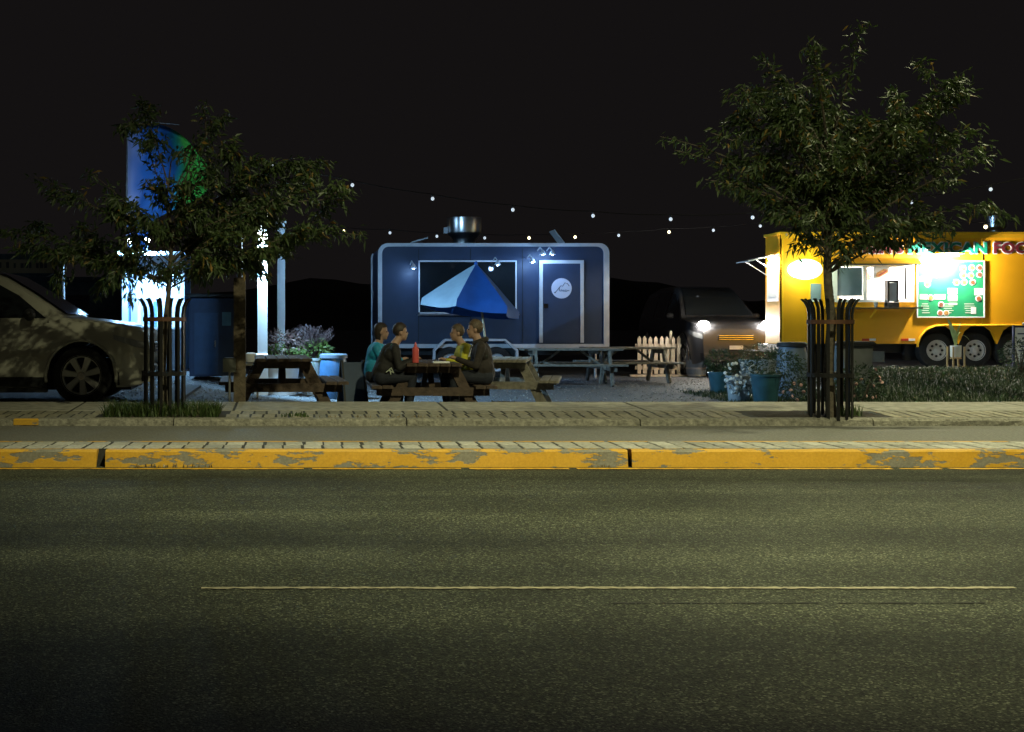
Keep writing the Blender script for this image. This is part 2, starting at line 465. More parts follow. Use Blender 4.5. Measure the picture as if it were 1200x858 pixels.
# old yellow paint left on the kerb at the far left
for xa, xb in ((-3.9, -3.0), (X(16,114), X(45,114))):
    MB().box(((xa+xb)/2, SY0+0.008, 0.047), (xb-xa, 0.03, 0.066), bev=0.012).build('kerb_paint_patch', KERBY, sw_o)
bk = mesh_only(MB().box((0,0,0), (0.110, 0.285, 0.05)), 'brick', BRICK)
PITS = ((-1.98, -0.72), (4.85, 6.3))
slope = math.atan2(0.065, SY1-SY0)
x = -3.7
while x < 8.0:
    for r_ in range(2):
        xx = x + (0.03 if r_ == 1 else 0); y = SY0 + 0.15 + 0.155 + r_ * 0.31
        if any(a - .04 < xx < b + .04 for a, b in PITS): continue
        piece(bk, 'brick', sw_o, (xx, y, side_z(y) - 0.0245 + random.uniform(-.001, .0015)), random.uniform(-.03, .03), slope + random.uniform(-.012, .012), random.uniform(-.02, .02))
    x += 0.134
for x0, x1 in ((-60, -3.8), (8.1, 60)):
    MB().box(((x0+x1)/2, SY0+0.46, side_z(SY0+.46)-0.02), (x1-x0, 0.6, 0.04), Matrix.Rotation(slope, 3, 'X')).build('brick_course', BRICK, sw_o)
joints = [-30, -20, -12, -8, -5.2, -3.9, -2.4, -0.62, 1.72, 3.9, 6.42, 8.3, 10.5, 13, 20, 30]
for a, b in zip(joints[:-1], joints[1:]):
    yc = (SY0 + 0.78 + SY1) / 2
    MB().box(((a+b)/2, yc, side_z(yc) - 0.04 + random.uniform(.0005,.004)), (b-a-0.022, SY1 - SY0 - 0.79, 0.08), Matrix.Rotation(slope, 3, 'X'), bev=0.008).build('slab', CONC, sw_o)

def grass_patch(name, x0, x1, y0, y1, zf, n, h, m, label=None, parent=None, wid=0.006, lean=0.5):
    b = MB()
    for _ in range(n):
        x, y = random.uniform(x0, x1), random.uniform(y0, y1); z = zf(x, y)
        hh = h * random.uniform(.4, 1.15); a = random.uniform(0, 6.28); l = random.uniform(.1, lean) * hh
        dx, dy = math.cos(a), math.sin(a); w = wid * random.uniform(.6, 1.4)
        px, py = -dy * w, dx * w
        b.add([(x-px, y-py, z), (x+px, y+py, z), (x+dx*l*.4+px*.8, y+dy*l*.4+py*.8, z+hh*.6), (x+dx*l*.4-px*.8, y+dy*l*.4-py*.8, z+hh*.6), (x+dx*l, y+dy*l, z+hh)],
              [(0,1,2,3), (3,2,4)], None)
        r_ = random.random(); b.a += [r_, r_]
    o = b.build(name, m, parent); o['kind'] = 'stuff'
    if label: tag(o, label, 'grass')
    return o
GRASS = leaf_mat('grass_blades', (0.03, 0.055, 0.015), (0.06, 0.10, 0.025), (0.14, 0.13, 0.05))
GRASSD = leaf_mat('bank_grass', (0.015, 0.03, 0.012), (0.03, 0.055, 0.02), (0.05, 0.06, 0.03))
DRY = leaf_mat('dry_weed', (0.16, 0.12, 0.06), (0.24, 0.19, 0.10), (0.3, 0.25, 0.14))
for pi, (a, b) in enumerate(PITS):
    pit = MB(); n = 12
    vs_, fs = [], []
    for j in range(6):
        for i in range(n+1):
            x = a + (b-a)*i/n; y = SY0 + 0.15 + 0.62*j/5
            e = min(i, n-i, 2)/2 * min(j, 5-j, 1)
            vs_.append((x, y, side_z(y) - 0.008 + e * random.uniform(0.012, 0.03)))
    for j in range(5):
        for i in range(n): fs.append((j*(n+1)+i, j*(n+1)+i+1, (j+1)*(n+1)+i+1, (j+1)*(n+1)+i))
    pit.add(vs_, fs); structure(pit.build('tree_pit', SOIL, smooth=True))
grass_patch('pit_grass', -1.95, -0.75, SY0+.17, SY0+.62, lambda x, y: side_z(y)-.02, 2600, 0.17, GRASS, 'long tufty grass filling the tree pit around the tree by the parked car', wid=.004, lean=1.1)
for (x0, x1, y0, y1, n, h, m) in ((-0.1, 0.2, SY0+.16, SY0+.3, 60, .05, GRASS), (0.3, 1.6, SY0+.13, SY0+.17, 60, .025, DRY), (X(160,160), X(250,160), MY0-.03, MY0-.005, 34, .032, DRY), (X(690,160), X(715,160), MY0-.03, MY0-.005, 16, .025, DRY), (5.75, 6.0, SY0+.2, SY0+.35, 90, .12, GRASS)):
    o = grass_patch('weed_tuft', x0, x1, y0, y1, (lambda x, y: 0.002 if y < 10 else side_z(y)), n, h, m)
    tag(o, {0: 'low green weeds between the sidewalk bricks', 1: 'dry scraps of weed along the sidewalk kerb', 2: 'dry weed growing at the foot of the yellow kerb', 3: 'small dry weed at a worn spot of the yellow kerb', 4: 'green weed at the foot of the tree guard before the yellow truck'}[[(-0.1), 0.3, X(160,160), X(690,160), 5.75].index(x0)], 'weed')
# raised bed in front of the yellow truck
grass_patch('bank_grass', 6.9, 13.5, 14.05, 21.2, lambda x, y: lot_z(x, y)-.01, 30000, 0.08, GRASSD, 'dark rough grass on the bank below the yellow food truck', wid=0.006, lean=1.3)
# gravel stones
st = MB()
octa = [(1,0,0),(-1,0,0),(0,1,0),(0,-1,0),(0,0,.7),(0,0,-.7)]
of = [(0,2,4),(2,1,4),(1,3,4),(3,0,4),(2,0,5),(1,2,5),(3,1,5),(0,3,5)]
for _ in range(9000):
    y = 14.1 + 12 * random.random()**1.3; x = random.uniform(-3, 8 + (y-14)*.45)
    if x > 6.3 + (y-14)*.48: continue
    r_ = random.uniform(.007, .02); z = lot_z(x, y); a = random.uniform(0, 6.28); c, s_ = math.cos(a), math.sin(a)
    st.add([(x+(p[0]*c-p[1]*s_)*r_*random.uniform(.7,1.3), y+(p[0]*s_+p[1]*c)*r_*random.uniform(.7,1.3), z+r_*.3+p[2]*r_) for p in octa], of)
tag(st.build('loose_gravel', STONE), 'loose grey gravel strewn over the lot around the picnic tables', 'gravel', kind='stuff')
kb = MB(); kb.box((13.2, 21.4, 0.2), (6.6, 0.16, 0.13), Matrix.Rotation(R(1.5), 3, 'Z'), bev=.015)
tag(kb.build('concrete_edging', CONC), 'pale concrete edging along the top of the grass bank by the yellow truck', 'edging')
# ------------------------------------------------------------ street lamps (their light falls on the road and trees)
LAMPGLOW = mat('street_lamp_lens', (0.9, 0.85, 0.6), 0.4, var=0, emit=STREET_COL, estr=14)
STEELG = mat('galvanised_steel', (0.3, 0.31, 0.32), 0.45, 0.8, var=0.2)
def street_lamp(x, y, arm, power, label, h=8.2, z0=0.1, spot=150, aim=0, blend=.6, yaw=0):
    t = thing('street_lamp', (x, y, z0), label, 'street lamp')
    MB().lathe([(.16,0),(.16,.03),(.11,.05),(.10,.5),(.085,3),(.06,h)], n=14).build('pole', STEELG, t, True)
    MB().tube([(0,0,h-.1),(0,arm*.3,h+.25),(0,arm*.7,h+.38),(0,arm,h+.36)], [.05,.045,.04,.035], 8).build('arm', STEELG, t, True)
    hd = MB().box((0, arm, h+.36), (.3, .7, .12), bev=.04).build('lamp_head', STEELG, t)
    MB().box((0, arm, h+.29), (.24, .5, .02)).build('lens', LAMPGLOW, hd)
    light('street_lamp_light', 'SPOT', (0, arm, h+.26), power, STREET_COL, t, 0.15, (R(aim),0,R(yaw)), spot, blend)
    return t
street_lamp(9.6, 13.4, -1.2, P_STREET_FAR, 'grey street lamp on the sidewalk beyond the tree by the yellow truck', aim=-12, spot=140, blend=.8, yaw=50)
street_lamp(2.9, -2.5, 4.5, P_STREET_NEAR, 'grey street lamp on the near side of the road', h=9.0, z0=.13, aim=37, spot=67, blend=1.0, yaw=5)
# ------------------------------------------------------------ trees with guards
LEAF = leaf_mat('tree_leaf', (0.022, 0.042, 0.014), (0.05, 0.078, 0.022), (0.26, 0.15, 0.03), 0.07)
def leaf_at(b, p, d, ln_, w, rv):
    """a folded lance-shaped leaf hanging from p along d"""
    d = d.normalized(); s = d.cross(Vector((random.uniform(-1,1), random.uniform(-1,1), random.uniform(-1,1))))
    if s.length < 1e-3: s = Vector((1,0,0))
    s.normalize(); n = s.cross(d)
    m1 = p + d*ln_*.42
    tip = p + d*ln_ + Vector((0,0,-ln_*.12))
    b.add([p, m1 + s*w + n*w*.35, tip, m1 - s*w + n*w*.35, m1], [(0,1,4),(1,2,4),(0,4,3),(4,2,3)], rv)
def bez(a, c, e, t): return a*(1-t)**2 + c*2*t*(1-t) + e*t*t
def tree(base, fork_z, tips, label, r0, seed, depth=1.0, nl=1.0, droop=0.5, trunk_lean=0.05):
    rnd = random.Random(seed); st_ = random.getstate(); random.seed(seed)
    t = thing('street_tree', base, label, 'tree')
    fork = Vector((trunk_lean, 0.0, fork_z))
    wood = MB(); lv = MB()
    wood.tube([(0,0,-.05),(.01,0,.05),(-.02,.01,.5),(.01,-.01,1.0),fork*.8+Vector((0,0,fork_z*.05)),fork], [r0*1.5,r0*1.1,r0,r0*.92,r0*.85,r0*.8], 10)
    lead = [fork, fork+Vector((.03,.02,.4)), fork+Vector((-.03,.0,.8)), fork+Vector((.02,-.02,1.2))]
    wood.tube(lead, [r0*.8,r0*.62,r0*.45,r0*.2], 8)
    for (tx, tz, ty, dens) in tips:
        hh = max(-.15, min(1.1, (tz-fork_z)*.6 - rnd.uniform(.1,.5))); fk = fork + Vector((0,0,hh))
        tip = Vector((tx, ty, tz)); mid = fk*.45 + tip*.55 + Vector((rnd.uniform(-.1,.1), rnd.uniform(-.1,.1), .05 + .1*abs(tx)))
        n = 9; pts = [bez(fk, mid, tip, i/n) for i in range(n+1)]
        Lb = (tip-fork).length
        wood.tube(pts, [max(.004, r0*.33*(1-i/n)**.9*min(1,Lb/1.5)) for i in range(n+1)], 6)
        def leafy(pts_, cnt, spread, lo):
            m = len(pts_)-1
            for _ in range(cnt):
                u = lo + (1-lo)*rnd.random()**.8; k = min(int(u*m), m-1); f = u*m-k
                p = pts_[k].lerp(pts_[k+1], f)
                p = p + Vector((rnd.gauss(0,spread), rnd.gauss(0,spread), rnd.gauss(0,spread*.8)))
                ax = (pts_[k+1]-pts_[k]).normalized()
                d = ax*rnd.uniform(.1,.8) + Vector((rnd.gauss(0,.5), rnd.gauss(0,.5), -droop + rnd.gauss(0,.4)))
                leaf_at(lv, p, d, rnd.uniform(.05,.125), rnd.uniform(.009,.018), rnd.random())
        leafy(pts, int(95*dens*nl*max(.6,Lb)), .045, .35)
        for _ in range(int(5.5*dens-1.2)):                      # side twigs
            u = rnd.uniform(.3,.92); k = int(u*n); o = pts[k]
            dirv = ((tip-fork).normalized()*.6 + Vector((rnd.gauss(0,.6), rnd.gauss(0,.6), rnd.gauss(-.05,.45)))).normalized()
            l = rnd.uniform(.16,.42)*(.5+.4*Lb)*(.45+.55*dens); e = o + dirv*l; tw = [bez(o, o+dirv*l*.6+Vector((0,0,.06)), e - Vector((0,0,.08*l)), i/4) for i in range(5)]
            wood.tube(tw, [.007,.006,.005,.004,.002], 5, cap=False)
            leafy(tw, int(70*dens*nl*l/.4), .04, .15)
    wo = wood.build('trunk', BARK, t, True)
    cr = lv.build('crown', LEAF, t); cr['kind'] = 'stuff'
    random.setstate(st_)
    return t
def tips_from(px_list, s, base, rnd, depth, extra, cen):
    out = []
    bx, by, bz = base
    for (px, py, dens) in px_list:
        out.append((X(px, s)-bx, Z(py+7, s)-bz, rnd.uniform(-depth, depth)*.6, dens))
    lo = [(px, py) for px, py, d in px_list]
    for _ in range(extra):                                   # fill the inside, front and back
        a = rnd.choice(px_list); b = cen; f = rnd.uniform(.2,.62)
        px, py = a[0]*f+b[0]*(1-f), a[1]*f+b[1]*(1-f)
        out.append((X(px, s)-bx, Z(py, s)-bz + rnd.uniform(-.12,.05), rnd.uniform(-depth, depth), 1.0))
    return out
rnd = random.Random(11)
LB = (X(193,110), D(110), side_z(D(110))-.01)
ltips = [(165,112,.8),(152,130,.7),(262,120,.7),(250,135,.6),(40,200,.35),(100,192,.4),(65,225,.6),(5,265,1.0),(25,285,1),(85,270,1.1),(120,300,1.2),(60,292,1),(130,230,.8),
         (180,250,.9),(215,240,1),(275,165,1.1),(300,195,1.2),(288,225,1.1),(345,200,.8),(385,180,1.0),(372,215,1),(402,232,.8),(425,268,.7),(395,262,.9),(350,280,1.2),(320,295,1.1),(280,300,1.1),(240,300,1.2),(200,310,.8),(160,308,1),(225,205,.6),(330,250,1.2)]
tree(LB, 1.5, tips_from(ltips, 110, LB, rnd, .7, 9, (215,265)), 'small street tree with a wide ragged crown beside the parked silver car', .032, 3, nl=1.15, trunk_lean=.05)
RB = (X(973,112), D(112), side_z(D(112))-.01)
rtips = [(990,33,.55),(978,75,.5),(925,58,.7),(918,85,.8),(893,60,.7),(885,95,.9),(855,102,.7),(868,125,1.0),(790,145,.45),(800,165,.4),(830,150,.6),(822,205,.55),(845,212,.8),(860,190,1),
         (905,130,1.2),(940,115,1.2),(985,115,1.2),(1020,130,1.2),(1050,140,1.0),(1100,92,.9),(1118,105,1),(1138,108,.8),(1085,130,1),(1165,162,.6),(1140,180,.6),(1128,150,.8),(1120,205,1),(1125,240,.9),
         (1125,262,.6),(1095,255,.8),(1060,250,.9),(1030,255,1.0),(1000,272,1.1),(965,270,1.1),(935,250,1.0),(910,240,1.1),(880,215,1.1),(950,200,1.3),(1010,190,1.3),(1060,200,1.3),(1075,250,1.2),(985,240,1.4),(1005,285,.5)]
tree(RB, 1.65, tips_from(rtips, 112, RB, rnd, .8, 20, (985,205)), 'dense leafy street tree with long top shoots in front of the yellow truck', .05, 5, nl=.88, trunk_lean=-.03)

def tree_guard(loc, h, label, band_z):
    t = thing('tree_guard', loc, label, 'tree guard', group='black tree guards on the sidewalk')
    n = 14; r = .215
    for k in range(n):
        a = 2*math.pi*(k+.35)/n; c, s_ = math.cos(a), math.sin(a)
        pts = [(c*r, s_*r, -.02), (c*r, s_*r, h-.16), (c*(r+.01), s_*(r+.01), h-.09), (c*(r+.04), s_*(r+.04), h-.03), (c*(r+.07), s_*(r+.07), h)]
        b = MB()
        for p, q in zip(pts[:-1], pts[1:]): b.bar(p, q, .032, .012, up=(c, s_, .01))
        b.build('bar', BLACKM, t)
    for z, m in ((band_z, RUST), (h*.36, BLACKM)):
        b = MB(); rr = r - .012; nn = 28; w = .022
        vs_ = []; fs = []
        for k in range(nn):
            a = 2*math.pi*k/nn; c, s_ = math.cos(a), math.sin(a)
            vs_ += [(c*(rr+.028), s_*(rr+.028), z-w), (c*(rr+.028), s_*(rr+.028), z+w), (c*rr, s_*rr, z+w), (c*rr, s_*rr, z-w)]
        for k in range(nn):
            k2 = (k+1) % nn
            for q in range(4): fs.append((k*4+q, k2*4+q, k2*4+(q+1)%4, k*4+(q+1)%4))
        b.add(vs_, fs); b.build('band', m, t)
    return t
tree_guard(LB, 1.24, 'black steel tree guard standing in long grass beside the parked silver car', 1.02)
tree_guard(RB, 1.24, 'black steel tree guard with a brown band in bare soil before the yellow truck', 1.0)

# ------------------------------------------------------------ post with meter box at the back of the sidewalk
t = thing('wooden_post', (X(281,99), D(99), .1), 'square wooden post with a small meter box at the back edge of the sidewalk', 'post')
MB().box((0,0,.75), (.14,.13,1.5), bev=.015).build('post', mat('dark_post_wood', (.085,.065,.042), .85, var=.4, scale=14, bump=.4), t)
MB().box((-.12,-.03,.47), (.15,.12,.17), bev=.015).build('meter_box', mat('grey_box', (.2,.21,.19), .6), t)
MB().tube([(-.12,-.03,.39),(-.12,-.03,-.05)], .014, 8).build('conduit', STEELG, t)

# ------------------------------------------------------------ picnic tables
def board_mesh(name, sx, sy, sz, m): return mesh_only(MB().box((0,0,0), (sx,sy,sz), bev=.008), name, m)
def picnic_table(loc, rz, m, label, L_=1.8, h=.72):
    t = thing('picnic_table', loc, label, 'picnic table', rz)
    bd = board_mesh('board', .135, L_, .038, m)
    for k in range(5): piece(bd, 'tabletop_board', t, (-.29 + .145*k, random.uniform(-.008,.008), h-.019), 0, 0, random.uniform(-.01,.01))
    for s_ in (-1, 1):
        for k in range(2): piece(bd, 'bench_board', t, (s_*(.60+.145*k), random.uniform(-.008,.008), .43-.019), 0, 0, random.uniform(-.01,.01))
    for e in (-1, 1):
        y = e*(L_/2-.25)
        for s_ in (-1, 1):
            MB().bar((s_*.27, y, h-.04), (s_*.62, y, 0.0), .04, .13, up=(1,0,.3)).build('leg', m, t)
        MB().box((0, y+e*.042, h-.085), (.68,.038,.09)).build('top_brace', m, t)
        MB().box((0, y+e*.042, .345), (1.48,.038,.11)).build('bench_beam', m, t)
        MB().bar((0, y*.97, .33), (0, y*.3, h-.05), .075, .04, up=(0,1,0)).build('diagonal_brace', m, t)
    return t
LZ = lot_z
T1 = (X(330,92), D(92)+.62, LZ(X(330,92), 16))
T2 = (X(508,89), D(89)+.65, LZ(2,16.2))
T3 = (X(592,78), D(82)+.9, LZ(3.3,18))
T4 = (X(668,60), D(60), LZ(5.5,23.3))
T5 = (X(728,56), D(57), LZ(7,24.6))
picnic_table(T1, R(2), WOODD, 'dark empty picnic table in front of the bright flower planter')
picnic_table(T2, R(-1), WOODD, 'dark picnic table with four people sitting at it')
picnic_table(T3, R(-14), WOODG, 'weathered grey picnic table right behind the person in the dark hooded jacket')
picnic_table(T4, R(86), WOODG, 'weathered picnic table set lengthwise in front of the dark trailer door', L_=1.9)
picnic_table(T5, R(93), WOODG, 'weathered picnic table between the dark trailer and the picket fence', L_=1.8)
# ------------------------------------------------------------ people
SKIN = mat('skin', (0.42, 0.26, 0.19), .55, var=.08)
JEANS = mat('dark_jeans', (.015, .018, .028), .85, var=.25, scale=20)
SHOE = mat('dark_shoe', (.02,.02,.02), .7)
HAIR = mat('brown_hair', (.035,.024,.017), .6, var=.4, scale=60)
HAIRL = mat('light_brown_hair', (.10,.07,.045), .6, var=.4, scale=60)
EYEM = mat('eye', (.02,.015,.012), .2, var=0)
def ellip(b, c, r, n=14, m=10): b.ball(c, 1.0, n, m, r)
def person(loc, rz, jm, hm, label, scale=1.0, lean=0.0, arms=None, hood=False, longhair=False, tuck=0.0, extra=None, tilt=0.0):
    """seated person, local +X is forward, origin at the seat"""
    t = thing('person', loc, label, 'person', rz, scale=scale)
    caps = []                                                # (p0, r0, p1, r1, cls)
    def V(*a): return Vector(a)
    lx = lambda z: lean * max(0, z-.1)
    pel = V(0,0,.10); wai = V(lx(.28),0,.28); che = V(.02+lx(.44),0,.44); nb = V(.03+lx(.57),0,.565); hd = V(.06+lx(.72),0,.725)
    caps += [(V(0,-.075,.10),.115,V(0,.075,.10),.115,1), (V(lx(.22),-.06,.22),.13,V(lx(.22),.06,.22),.13,0), (V(che.x,-.085,.42),.118,V(che.x,.085,.42),.118,0), (pel+V(0,0,.05),.14,che,.145,0),
             (V(nb.x-.02,-.13,.51),.07,V(nb.x-.02,.13,.51),.07,0), (nb,.062,hd-V(.01,0,.06),.052,2)]
    for s_ in (-1,1):
        sh = V(nb.x-.02, s_*.175, .495)
        el, wr = arms[0 if s_ < 0 else 1] if arms else (V(.16+lx(.3), s_*.25, .27), V(.40, s_*.10, .325))
        el, wr = Vector(el), Vector(wr)
        caps += [(sh,.066,el,.05,0), (el,.05,wr,.036,0)]
        # hand: palm and five fingers
        dr = (wr-el).normalized(); sd = V(0,0,1).cross(dr)
        if sd.length < .1: sd = V(0,1,0)
        sd.normalize(); up = dr.cross(sd)
        pc = wr + dr*.085
        caps.append((wr+dr*.015,.026,pc,.028,2))
        for k, ln_ in enumerate((.062,.075,.07,.055)):
            kb_ = pc + sd*(k-1.5)*.019*s_
            kn = kb_ + dr*ln_*.55; tp = kn + (dr*.5 - up*.85).normalized()*ln_*.55
            caps += [(kb_,.0105,kn,.0095,2), (kn,.0095,tp,.008,2)]
        tb = wr + dr*.035; tk = tb + (dr*.5 - sd*s_*.9).normalized()*.05
        caps += [(tb,.015,tk,.011,2), (tk,.011,tk+dr*.035,.009,2)]
        hip = V(.02, s_*.09, .095); kn = V(.42-tuck, s_*.12, .11); an = V(.38-tuck*1.6, s_*.12, -.33); he = an + V(-.04,0,-.045); to = an + V(.13,0,-.06)
        caps += [(hip,.098,kn,.068,1), (kn,.066,an,.047,1), (he,.042,to,.034,3), (an,.045,he,.042,3)]
    b = MB()
    for p0, r0_, p1, r1, c in caps:
        n = 5; b.tube([p0.lerp(p1, i/n) for i in range(n+1)], [r0_+(r1-r0_)*i/n for i in range(n+1)], 12)
        b.ball(p0, r0_, 12, 8); b.ball(p1, r1, 12, 8)
    # head: skull, face, jaw, nose, ears
    hc = hd; Mt = Matrix.Rotation(tilt, 3, 'Y')
    def H(x, y, z): return hc + Mt @ V(x, y, z)
    ellip(b, H(-.008,0,.03), (.095,.076,.098)); ellip(b, H(.025,0,-.03), (.068,.062,.085)); ellip(b, H(.055,0,-.088), (.03,.032,.026))
    ellip(b, H(.092,0,-.012), (.02,.013,.026), 8, 6); ellip(b, H(.086,0,-.052), (.014,.026,.012), 8, 6)
    for s_ in (-1,1): ellip(b, H(-.005,s_*.077,-.005), (.022,.011,.034), 8, 6)
    src = b.build('body_src', SKIN)
    md = src.modifiers.new('r', 'REMESH'); md.mode = 'VOXEL'; md.voxel_size = .0085
    sm_ = src.modifiers.new('s', 'SMOOTH'); sm_.iterations = 9; sm_.factor = .5
    dg = bpy.context.evaluated_depsgraph_get(); me = bpy.data.meshes.new_from_object(src.evaluated_get(dg))
    bpy.data.objects.remove(src)
    me.materials.clear()
    for q in (jm, JEANS, SKIN, SHOE): me.materials.append(q)
    nf = len(me.polygons); cen = np.empty(nf*3); me.polygons.foreach_get('center', cen); cen = cen.reshape(-1,3)
    best = np.full(nf, 9.9); cls = np.zeros(nf, int)
    allc = caps + [(H(0,0,.02),.088,H(.03,0,-.06),.066,2), (H(-.01,.08,0),.02,H(-.01,-.08,0),.02,2)]
    for p0, r0_, p1, r1, c in allc:
        a = np.array(p0); d = np.array(p1)-a; tt = np.clip(((cen-a)@d)/max(1e-9,d@d),0,1)
        dist = np.linalg.norm(cen-(a+tt[:,None]*d),axis=1)-(r0_+(r1-r0_)*tt)
        k = dist < best; best[k] = dist[k]; cls[k] = c
    me.polygons.foreach_set('material_index', cls.astype(np.int32)); me.polygons.foreach_set('use_smooth', [True]*nf)
    body = bpy.data.objects.new('body', me); COL.objects.link(body); body.parent = t
    # hair
    hb = MB(); n, m = 20, 12; vs_, fs = [], []
    for i in range(m+1):
        ph = math.pi*i/m
        for k in range(n):
            th = 2*math.pi*k/n; x, y, z = math.sin(ph)*math.cos(th), math.sin(ph)*math.sin(th), math.cos(ph)
            low = -1.0 if x < -.1 else (-.15 if x < .35 else .38)
            zz = max(z, low if not longhair else (-1.0 if x < .15 else .38)); f = 1.09 + .03*math.sin(9*th+5*ph) + random.uniform(-.025,.035)
            p = H(-.012 + x*.095*f*(1 if z > -.5 else 1-.25*(-.5-z)), y*.077*f, .035 + zz*(.1*f if zz > 0 else (.1 if not longhair else .2)))
            vs_.append(p)
    for i in range(m):
        for k in range(n): fs.append((i*n+k, i*n+(k+1)%n, (i+1)*n+(k+1)%n, (i+1)*n+k))
    hb.add(vs_, fs); hb.build('hair', hm, t, True)
    for s_ in (-1,1): MB().ball(H(.079, s_*.03, .006), .0095, 8, 6).build('eye', EYEM, t, True)
    if hood:
        h2 = MB(); pts = []
        for k in range(13):
            a = math.pi*(.12 + 1.76*k/12); pts.append((nb.x-.015+.085*math.cos(a)*1.05, .1*math.sin(a), nb.z+.005+.03*(-math.cos(a))))
        h2.tube(pts, [.02]+[.038]*11+[.02], 8); h2.build('hood', jm, t, True)
        for s_ in (-1,1):
            MB().tube([(nb.x+.07,s_*.045,nb.z-.02),(che.x+.12,s_*.055,nb.z-.09),(che.x+.15,s_*.05,nb.z-.2)], .0055, 6).build('drawstring', WHITE, t)
    if extra: extra(t, V, lx)
    return t
seat = T2[2] + .43
JBLK = mat('black_jacket', (.016,.015,.015), .8, var=.3, scale=15, bump=.3, bscale=25)
JCYAN = mat('cyan_jacket', (.02,.32,.55), .7, var=.25, scale=10, bump=.3, bscale=25)
JYEL = mat('yellow_top', (.50,.47,.03), .75, var=.2, scale=10, bump=.3, bscale=25)
JBRN = mat('dark_brown_hoodie', (.028,.022,.019), .85, var=.3, scale=15, bump=.3, bscale=25)
def back_print(t, V, lx):                                    # pale bird-like print on the near side of the jacket
    b = MB()
    for (a, c, w) in (((.02,-.02),(.10,.045),.012),((.05,.01),(.11,-.02),.012),((.07,.03),(.085,-.05),.012),((.095,.035),(.125,-.03),.01)):
        b.bar((a[0]+.02,-.208,a[1]+.2), (c[0]+.02,-.208,c[1]+.2), .02, w, up=(0,0,1))
    b.build('print', mat('pale_print', (.45,.5,.4), .7), t)
def jacket_yoke(t, V, lx):
    pass
person((T2[0]-.68, T2[1]-.55, seat), R(3), JBLK, HAIR, 'person in a black jacket with a pale print, leaning over the picnic table', .95, lean=.34, arms=[((.22,-.23,.24),(.42,-.12,.335)),((.2,.24,.24),(.42,.1,.335))], extra=back_print)
person((T2[0]-.74, T2[1]+.15, seat), R(-6), JCYAN, HAIR, 'person in a bright cyan jacket seated beside the person in black', .95, lean=.10, longhair=True)
person((T2[0]+.70, T2[1]-.5, seat), R(176), JBRN, HAIRL, 'person in a dark hooded jacket with white drawstrings', 1.0, lean=.12, hood=True, arms=[((.14,-.24,.25),(.36,-.08,.335)),((.14,.24,.25),(.36,.08,.335))])
person((T2[0]+.64, T2[1]+.12, seat), R(186), JYEL, HAIRL, 'person in a yellow top seated beside the person in the hooded jacket', .93, lean=.30)
# things on that table
tz = T2[2] + .72
b = MB(); b.lathe([(.03,0),(.042,.005),(.045,.03),(.043,.12),(.045,.17),(.04,.2),(.02,.215),(.014,.22)], n=18)
bt = thing('sauce_bottle', (T2[0]-.24, T2[1]-.68, tz), 'tall red squeeze sauce bottle at the near corner of the occupied picnic table', 'bottle')
RED = mat('red_plastic', (.62,.10,.09), .4, var=.08)
b.build('bottle_body', RED, bt, True)
MB().lathe([(.02,.216),(.02,.235),(.006,.27),(.004,.275)], n=12).build('cap', RED, bt, True)
MB().box((.19,0,.012), (.22,.16,.02), bev=.006).build('food_tray', WHITE)
fo = bpy.data.objects['food_tray']; fo.location = (T2[0]-.1, T2[1]-.7, tz); tag(fo, 'flat white paper food tray beside the red sauce bottle', 'tray')
RIMM = mat('alloy_rim', (.55,.54,.5), .35, .25, var=.05)
